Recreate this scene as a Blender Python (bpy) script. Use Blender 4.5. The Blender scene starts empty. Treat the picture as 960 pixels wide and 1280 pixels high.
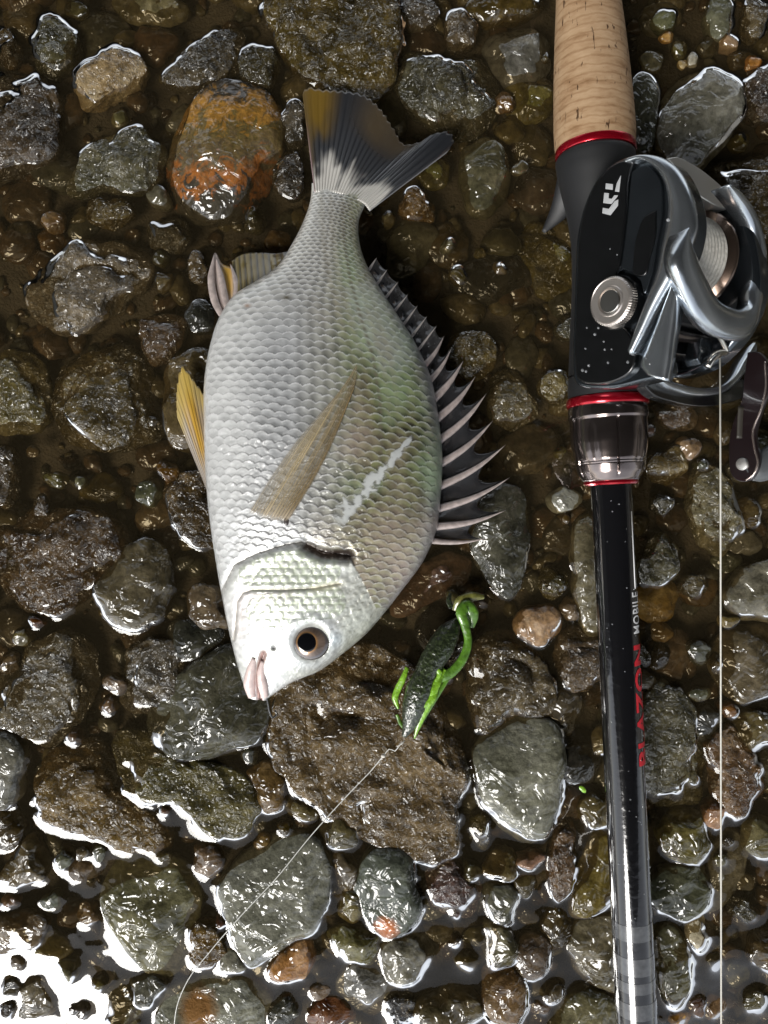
import bpy, bmesh, math, random
import numpy as np
from mathutils import Vector, Matrix

# ------------------------------------------------------------------ camera, sky, sun, exposure
sc = bpy.context.scene
S, D = 0.0003, 0.30                     # metres per photo pixel at water level, camera height
cam = bpy.data.cameras.new('camera'); camo = bpy.data.objects.new('camera', cam)
sc.collection.objects.link(camo); sc.camera = camo
cam.sensor_fit = 'VERTICAL'; cam.sensor_height = 36.0; cam.sensor_width = 27.0
cam.lens = 36.0 * 1000 / 1280
cam.clip_start = 0.01; cam.clip_end = 50
camo.location = (0, 0, D)

SUN = Vector((-0.62, -0.86, 1.0)).normalized()
elev = math.asin(SUN.z); azim = math.atan2(SUN.x, SUN.y)
w = bpy.data.worlds.new('World'); sc.world = w; w.use_nodes = True
nt = w.node_tree; nt.nodes.clear()
sky = nt.nodes.new('ShaderNodeTexSky'); sky.sky_type = 'NISHITA'; sky.sun_disc = False
sky.sun_elevation = elev; sky.sun_rotation = azim
sky.air_density = 1.0; sky.dust_density = 0.8; sky.ozone_density = 1.0
hs = nt.nodes.new('ShaderNodeHueSaturation'); hs.inputs['Saturation'].default_value = 0.25
bg = nt.nodes.new('ShaderNodeBackground'); bg.inputs[1].default_value = 0.085
wo = nt.nodes.new('ShaderNodeOutputWorld')
nt.links.new(sky.outputs[0], hs.inputs['Color']); nt.links.new(hs.outputs[0], bg.inputs[0]); nt.links.new(bg.outputs[0], wo.inputs[0])
sl = bpy.data.lights.new('sun', 'SUN'); sl.energy = 1.5; sl.angle = math.radians(25); sl.color = (1.0, 0.97, 0.92)
so = bpy.data.objects.new('sun', sl); sc.collection.objects.link(so)
so.rotation_euler = (-SUN).to_track_quat('-Z', 'Y').to_euler(); so.location = SUN * 2
sc.view_settings.view_transform = 'Standard'; sc.view_settings.look = 'None'
sc.view_settings.exposure = 1.3; sc.view_settings.gamma = 1.0
sc.cycles.max_bounces = 8; sc.cycles.transparent_max_bounces = 24
sc.cycles.caustics_reflective = False; sc.cycles.caustics_refractive = False

BLK0, BLK1 = -1.75, 5.5                     # span of the added sky blocker overhead (m)
# ------------------------------------------------------------------ helpers
COL = sc.collection
MM = 0.001
rng = random.Random(7); nrng = np.random.RandomState(11)

def P(px, py, z=0.0):
    """world point that stands at height z (m) on the line of sight of a photo pixel"""
    k = S * (1 - z / D)
    return np.array([(px - 480) * k, (640 - py) * k, z])

def topix(V):
    k = S * (1 - V[..., 2] / D)
    return 480 + V[..., 0] / k, 640 - V[..., 1] / k

def hashn(i, j, k, seed):
    h = (i * 374761393 + j * 668265263 + k * 2147483647 + seed * 974634777) & 0xffffffff
    h = ((h ^ (h >> 13)) * 1274126177) & 0xffffffff
    return ((h ^ (h >> 16)) & 0xffff) / 65535.0 * 2 - 1

def vnoise(p, seed=0):
    f = np.floor(p); t = p - f; t = t * t * (3 - 2 * t); f = f.astype(np.int64)
    i, j, k = f[..., 0], f[..., 1], f[..., 2]; x, y, z = t[..., 0], t[..., 1], t[..., 2]
    r = 0
    for a in (0, 1):
        for b in (0, 1):
            for c in (0, 1):
                wgt = (x if a else 1 - x) * (y if b else 1 - y) * (z if c else 1 - z)
                r = r + wgt * hashn(i + a, j + b, k + c, seed)
    return r

def fbm(p, oct=4, seed=0, gain=0.5):
    r = 0; a = 1.0
    for o in range(oct):
        r = r + a * vnoise(p * (2.03 ** o) + 17.3 * o, seed + o); a *= gain
    return r

def sstep(a, b, x):
    t = np.clip((x - a) / (b - a), 0, 1); return t * t * (3 - 2 * t)

def catmull(pts, n):
    pts = np.asarray(pts, float)
    d = np.r_[0, np.cumsum(np.linalg.norm(np.diff(pts, axis=0), axis=1))]
    u = np.linspace(0, d[-1], n)
    # cubic hermite with finite-difference tangents
    m = np.gradient(pts, d, axis=0)
    i = np.clip(np.searchsorted(d, u, side='right') - 1, 0, len(d) - 2)
    h = (d[i + 1] - d[i]); t = ((u - d[i]) / h)[:, None]; h = h[:, None]
    return ((2*t**3 - 3*t**2 + 1) * pts[i] + (t**3 - 2*t**2 + t) * h * m[i] + (-2*t**3 + 3*t**2) * pts[i+1] + (t**3 - t**2) * h * m[i+1])

def polydist(px, py, line):
    line = np.asarray(line, float); best = np.full(np.shape(px), 1e9)
    for a, b in zip(line[:-1], line[1:]):
        ab = b - a; L = ab @ ab
        t = np.clip(((px - a[0]) * ab[0] + (py - a[1]) * ab[1]) / L, 0, 1)
        best = np.minimum(best, np.hypot(px - a[0] - t * ab[0], py - a[1] - t * ab[1]))
    return best

def inpoly(px, py, poly):
    poly = np.asarray(poly, float); ins = np.zeros(np.shape(px), bool); n = len(poly)
    for i in range(n):
        x0, y0 = poly[i]; x1, y1 = poly[(i + 1) % n]
        if y0 == y1: continue
        c = ((y0 > py) != (y1 > py)) & (px < (x1 - x0) * (py - y0) / (y1 - y0) + x0)
        ins ^= c
    return ins

def tag(o, label=None, cat=None, group=None, kind=None):
    if label: o['label'] = label
    if cat: o['category'] = cat
    if group: o['group'] = group
    if kind: o['kind'] = kind
    return o

def empty(name, loc):
    o = bpy.data.objects.new(name, None); COL.objects.link(o); o.location = loc; o.empty_display_size = 0.01
    return o

def root_loc(o):
    v = np.zeros(3)
    while o is not None:
        v = v + np.array(o.location); o = o.parent
    return v

def mk(name, V, F, mat, parent=None, smooth=True, col=None, loc=None, uv=None):
    """one mesh object; V in world metres"""
    V = np.asarray(V, float).reshape(-1, 3)
    if parent is not None: off = root_loc(parent); myloc = (0, 0, 0)
    elif loc is not None: off = np.asarray(loc, float); myloc = loc
    else: off = np.zeros(3); myloc = (0, 0, 0)
    m = bpy.data.meshes.new(name)
    W = V - off
    if isinstance(F, np.ndarray):
        n, k = F.shape
        m.vertices.add(len(W)); m.vertices.foreach_set('co', W.astype(np.float32).ravel())
        m.loops.add(n * k); m.loops.foreach_set('vertex_index', F.astype(np.int32).ravel())
        m.polygons.add(n); m.polygons.foreach_set('loop_start', np.arange(0, n * k, k, dtype=np.int32))
        m.update(calc_edges=True)
    else:
        m.from_pydata([tuple(x) for x in W], [], [tuple(int(i) for i in f) for f in F]); m.update()
    if smooth:
        m.polygons.foreach_set('use_smooth', np.ones(len(m.polygons), dtype=bool))
    if col is not None:
        a = m.color_attributes.new('Col', 'FLOAT_COLOR', 'POINT')
        c = np.ones((len(W), 4), np.float32); cc = np.asarray(col); c[:, :cc.shape[1]] = cc
        a.data.foreach_set('color', c.ravel())
    m.materials.append(mat)
    o = bpy.data.objects.new(name, m); COL.objects.link(o); o.location = myloc
    if parent is not None: o.parent = parent
    return o

def gridF(ni, nj, cyc=False):
    i = np.arange(ni - 1)[:, None]; j = np.arange(nj if cyc else nj - 1)[None, :]
    j2 = (j + 1) % nj
    return np.stack([i * nj + j, i * nj + j2, (i + 1) * nj + j2, (i + 1) * nj + j], -1).reshape(-1, 4)

def tube_data(pts, rad, n=10, flat=1.0, cap=True, up=(0, 0, 1)):
    pts = np.asarray(pts, float); rad = np.broadcast_to(np.asarray(rad, float), (len(pts),))
    T = np.gradient(pts, axis=0); T /= np.linalg.norm(T, axis=1)[:, None] + 1e-12
    up = np.asarray(up, float); A = np.cross(up, T); bad = np.linalg.norm(A, axis=1) < 1e-3
    A[bad] = np.cross((1, 0, 0), T[bad]); A /= np.linalg.norm(A, axis=1)[:, None]; B = np.cross(T, A)
    th = np.linspace(0, 2 * np.pi, n, endpoint=False)
    V = pts[:, None] + rad[:, None, None] * (A[:, None] * np.cos(th)[None, :, None] + flat * B[:, None] * np.sin(th)[None, :, None])
    F = [tuple(f) for f in gridF(len(pts), n, True)]
    V = V.reshape(-1, 3)
    if cap:
        V = np.vstack([V, pts[0], pts[-1]]); a, b = len(V) - 2, len(V) - 1; L = (len(pts) - 1) * n
        for j in range(n):
            F.append((a, (j + 1) % n, j)); F.append((b, L + j, L + (j + 1) % n))
    return V, F

def tube(name, pts, rad, mat, parent=None, n=10, flat=1.0, up=(0, 0, 1), loc=None, col=None):
    V, F = tube_data(pts, rad, n, flat, True, up)
    return mk(name, V, F, mat, parent, loc=loc, col=col)

def prism(name, top, bot, mat, parent, bevel=0.0005, seg=3):
    """closed slab between two matching rings of points"""
    n = len(top); V = np.vstack([top, bot])
    F = [tuple(range(n)), tuple(range(2 * n - 1, n - 1, -1))] + [(i, n + i, n + (i + 1) % n, (i + 1) % n) for i in range(n)]
    o = mk(name, V, F, mat, parent, smooth=True)
    bm = bmesh.new(); bm.from_mesh(o.data); bmesh.ops.recalc_face_normals(bm, faces=bm.faces); bm.to_mesh(o.data); bm.free()
    if bevel:
        b = o.modifiers.new('bevel', 'BEVEL'); b.width = bevel; b.segments = seg; b.limit_method = 'ANGLE'; b.angle_limit = math.radians(35)
    wn = o.modifiers.new('wn', 'WEIGHTED_NORMAL'); wn.keep_sharp = False
    return o

# ------------------------------------------------------------------ materials
def newmat(name):
    m = bpy.data.materials.new(name); m.use_nodes = True; nt = m.node_tree; nt.nodes.clear()
    out = nt.nodes.new('ShaderNodeOutputMaterial'); return m, nt, out

def N(nt, t, **kw):
    n = nt.nodes.new(t)
    for k, v in kw.items():
        if k in n.inputs: n.inputs[k].default_value = v
        else: setattr(n, k, v)
    return n

def principled(nt, out, **kw):
    b = nt.nodes.new('ShaderNodeBsdfPrincipled')
    for k, v in kw.items(): b.inputs[k].default_value = v
    nt.links.new(b.outputs[0], out.inputs[0]); return b

def simple(name, col, rough=0.4, metal=0.0, coat=0.0, coatr=0.05, bump=0.0, bscale=2000, var=0.0, vscale=300, alpha=1.0):
    m, nt, out = newmat(name)
    b = principled(nt, out, **{'Base Color': (*col, 1), 'Roughness': rough, 'Metallic': metal, 'Coat Weight': coat, 'Coat Roughness': coatr, 'Alpha': alpha})
    L = nt.links.new
    tc = N(nt, 'ShaderNodeTexCoord')
    if var:
        nz = N(nt, 'ShaderNodeTexNoise', Scale=vscale, Detail=5.0); L(tc.outputs['Object'], nz.inputs['Vector'])
        r = N(nt, 'ShaderNodeValToRGB'); L(nz.outputs[0], r.inputs[0])
        r.color_ramp.elements[0].position = .3; r.color_ramp.elements[1].position = .7
        r.color_ramp.elements[0].color = (*[c * (1 - var) for c in col], 1); r.color_ramp.elements[1].color = (*[min(1, c * (1 + var)) for c in col], 1)
        L(r.outputs[0], b.inputs['Base Color'])
    if bump:
        nb = N(nt, 'ShaderNodeTexNoise', Scale=bscale, Detail=3.0); L(tc.outputs['Object'], nb.inputs['Vector'])
        bp = N(nt, 'ShaderNodeBump', Strength=1.0, Distance=bump); L(nb.outputs[0], bp.inputs['Height']); L(bp.outputs[0], b.inputs['Normal'])
    return m

def stone_mat(name, c1, c2, c3, rough=True, bands=None, spot=None):
    """wet stone: mineral colours from noise, water film as clear coat over rough relief"""
    m, nt, out = newmat(name); L = nt.links.new
    tc = N(nt, 'ShaderNodeTexCoord'); oi = N(nt, 'ShaderNodeObjectInfo')
    mul = N(nt, 'ShaderNodeMath', operation='MULTIPLY'); L(oi.outputs['Random'], mul.inputs[0]); mul.inputs[1].default_value = 7.0
    add = N(nt, 'ShaderNodeVectorMath', operation='ADD'); L(tc.outputs['Object'], add.inputs[0]); L(mul.outputs[0], add.inputs[1])
    def noise(scale, det=4.0, dist=0.0, r=0.55):
        n = N(nt, 'ShaderNodeTexNoise', Scale=scale, Detail=det, Distortion=dist, Roughness=r); L(add.outputs[0], n.inputs['Vector']); return n
    n1 = noise(75, 6, .6, .6); n2 = noise(420, 5, 0, .65); n3 = noise(1900, 2)
    r = N(nt, 'ShaderNodeValToRGB'); L(n1.outputs[0], r.inputs[0])
    e = r.color_ramp.elements; e[0].position = .34; e[1].position = .68; e[0].color = (*c1, 1); e[1].color = (*c3, 1)
    k = e.new(.5); k.color = (*c2, 1)
    # fine grain
    r2 = N(nt, 'ShaderNodeValToRGB'); L(n2.outputs[0], r2.inputs[0])
    r2.color_ramp.elements[0].position = .32; r2.color_ramp.elements[0].color = (.62, .60, .57, 1)
    r2.color_ramp.elements[1].position = .70; r2.color_ramp.elements[1].color = (1.45, 1.42, 1.36, 1)
    mx = N(nt, 'ShaderNodeMix', data_type='RGBA', blend_type='MULTIPLY'); mx.inputs[0].default_value = 1.0
    L(r.outputs[0], mx.inputs[6]); L(r2.outputs[0], mx.inputs[7]); colout = mx.outputs[2]
    # per stone tone
    mr = N(nt, 'ShaderNodeMapRange'); L(oi.outputs['Random'], mr.inputs[0]); mr.inputs[3].default_value = .7; mr.inputs[4].default_value = 1.35
    m2 = N(nt, 'ShaderNodeVectorMath', operation='SCALE'); L(colout, m2.inputs[0]); L(mr.outputs[0], m2.inputs['Scale']); colout = m2.outputs[0]
    # each stone leans to its own mineral: warmer, greener or greyer
    fr_ = N(nt, 'ShaderNodeMath', operation='FRACT'); L(mul.outputs[0], fr_.inputs[0]); hv = N(nt, 'ShaderNodeHueSaturation'); L(colout, hv.inputs['Color'])
    h1 = N(nt, 'ShaderNodeMapRange'); L(fr_.outputs[0], h1.inputs[0]); h1.inputs[3].default_value = .478; h1.inputs[4].default_value = .53; L(h1.outputs[0], hv.inputs['Hue'])
    f2 = N(nt, 'ShaderNodeMath', operation='MULTIPLY'); L(fr_.outputs[0], f2.inputs[0]); f2.inputs[1].default_value = 9.0; f3 = N(nt, 'ShaderNodeMath', operation='FRACT'); L(f2.outputs[0], f3.inputs[0])
    h2 = N(nt, 'ShaderNodeMapRange'); L(f3.outputs[0], h2.inputs[0]); h2.inputs[3].default_value = .85; h2.inputs[4].default_value = 1.4; L(h2.outputs[0], hv.inputs['Saturation']); colout = hv.outputs[0]
    if bands:
        sep = N(nt, 'ShaderNodeSeparateXYZ'); L(tc.outputs['Object'], sep.inputs[0])
        nn = noise(160, 5, 1.0, .65)
        ma = N(nt, 'ShaderNodeMath', operation='MULTIPLY_ADD'); L(nn.outputs[0], ma.inputs[0]); ma.inputs[1].default_value = .052; L(sep.outputs['Y'], ma.inputs[2])
        rb = N(nt, 'ShaderNodeMapRange'); L(ma.outputs[0], rb.inputs[0]); rb.inputs[1].default_value = .000; rb.inputs[2].default_value = .052
        rr = N(nt, 'ShaderNodeValToRGB'); L(rb.outputs[0], rr.inputs[0]); els = rr.color_ramp.elements
        els[0].position = 0; els[0].color = (*[x * .85 for x in bands[0][1]], 1); els[1].position = 1; els[1].color = (*[x * .85 for x in bands[-1][1]], 1)
        for p_, c_ in bands[1:-1]:
            q = els.new(p_); q.color = (*[x * .85 for x in c_], 1)
        mb = N(nt, 'ShaderNodeMix', data_type='RGBA', blend_type='MULTIPLY'); mb.inputs[0].default_value = 1
        L(rr.outputs[0], mb.inputs[6]); L(r2.outputs[0], mb.inputs[7]); colout = mb.outputs[2]
    if spot:
        dv = N(nt, 'ShaderNodeVectorMath', operation='DISTANCE'); L(tc.outputs['Object'], dv.inputs[0]); dv.inputs[1].default_value = spot[0]
        na = N(nt, 'ShaderNodeMath', operation='MULTIPLY_ADD'); L(n2.outputs[0], na.inputs[0]); na.inputs[1].default_value = .004; L(dv.outputs['Value'], na.inputs[2])
        rs = N(nt, 'ShaderNodeMapRange'); L(na.outputs[0], rs.inputs[0]); rs.inputs[1].default_value = spot[1]; rs.inputs[2].default_value = spot[1] * .6; rs.inputs[3].default_value = 0; rs.inputs[4].default_value = 1
        ms = N(nt, 'ShaderNodeMix', data_type='RGBA'); L(rs.outputs[0], ms.inputs[0]); L(colout, ms.inputs[6]); ms.inputs[7].default_value = (*spot[2], 1); colout = ms.outputs[2]
    b = principled(nt, out, **{'Roughness': .6 if rough else .45, 'Coat Weight': 1.0, 'Coat Roughness': .045 if rough else .05, 'Coat IOR': 1.55, 'Specular IOR Level': .05})
    L(colout, b.inputs['Base Color'])
    # relief: grains under the film, softer swells on the film itself
    s1 = N(nt, 'ShaderNodeMath', operation='MULTIPLY_ADD'); L(n3.outputs[0], s1.inputs[0]); s1.inputs[1].default_value = .22 if rough else .10; L(n2.outputs[0], s1.inputs[2])
    bp = N(nt, 'ShaderNodeBump', Strength=1.0, Distance=.0018 if rough else .0008); L(s1.outputs[0], bp.inputs['Height']); L(bp.outputs[0], b.inputs['Normal'])
    n4 = noise(270 if rough else 150, 2.5, .8, .5)
    bc = N(nt, 'ShaderNodeBump', Strength=1.0, Distance=.0050 if rough else .0030); L(n4.outputs[0], bc.inputs['Height']); L(bc.outputs[0], b.inputs['Coat Normal'])
    return m

FAM = {
 'dark':  ((.020, .016, .008), (.044, .035, .018), (.090, .072, .040)),
 'brown': ((.034, .024, .012), (.070, .051, .027), (.125, .096, .058)),
 'olive': ((.040, .034, .016), (.082, .070, .037), (.140, .122, .074)),
 'grey':  ((.070, .068, .052), (.120, .117, .096), (.200, .196, .168)),
 'slate': ((.034, .034, .021), (.062, .061, .040), (.108, .104, .072)),
 'tan':   ((.140, .080, .032), (.270, .170, .080), (.460, .340, .205)),
 'red':   ((.045, .024, .013), (.085, .050, .029), (.145, .098, .064)),
 'black': ((.010, .010, .008), (.020, .019, .015), (.040, .037, .029)),
 'pale':  ((.200, .175, .125), (.300, .265, .205), (.430, .390, .320)),
}
SM = {}
FAM = {k_: tuple(tuple(x * .95 for x in c) for c in v_) for k_, v_ in FAM.items()}   # wet: darker than dry stone
for f_, cs in FAM.items():
    SM[f_, 'r'] = stone_mat('wet_rough_' + f_, *cs, rough=True)
    SM[f_, 's'] = stone_mat('wet_smooth_' + f_, *cs, rough=False)
SM['orange', 's'] = stone_mat('wet_orange_banded', *FAM['olive'], rough=False, bands=[
    (0, (.045, .040, .028)), (.16, (.050, .042, .030)), (.24, (.27, .095, .020)), (.33, (.22, .10, .035)), (.42, (.095, .080, .050)), (.52, (.15, .105, .045)),
    (.62, (.11, .085, .030)), (.72, (.30, .155, .030)), (.84, (.28, .15, .035)), (.92, (.07, .055, .035)), (1, (.05, .042, .03))])
SM['spot', 's'] = stone_mat('wet_grey_green_spotted', (.045, .050, .040), (.062, .068, .055), (.085, .09, .072), rough=False, spot=((-.0005, -.0125, .004), .0075, (.40, .13, .04)))
SM['rusty', 's'] = stone_mat('wet_grey_rusty', *FAM['grey'], rough=False, spot=((-.004, .004, .005), .011, (.22, .11, .035)))
# ------------------------------------------------------------------ river bed, stones, water
def bed_z(x, y):
    p = np.stack([x, y, np.zeros_like(x)], -1)
    return -0.0085 + .0016 * fbm(p * 45, 3, 5) + .0006 * fbm(p * 300, 3, 9)

def graded(a, b, step, far):
    mid = np.arange(a, b + step, step); out = []; s = step; x = mid[-1]
    while x < far: s *= 1.35; x += s; out.append(x)
    o = np.array(out); return np.r_[(a - (o - mid[-1]))[::-1], mid, o]

bm_ = {}
def ico(n):
    if n not in bm_:
        b = bmesh.new(); bmesh.ops.create_icosphere(b, subdivisions=n, radius=1.0)
        V = np.array([v.co[:] for v in b.verts]); F = np.array([[v.index for v in f.verts] for f in b.faces]); b.free()
        bm_[n] = (V, F)
    return bm_[n]

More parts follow.
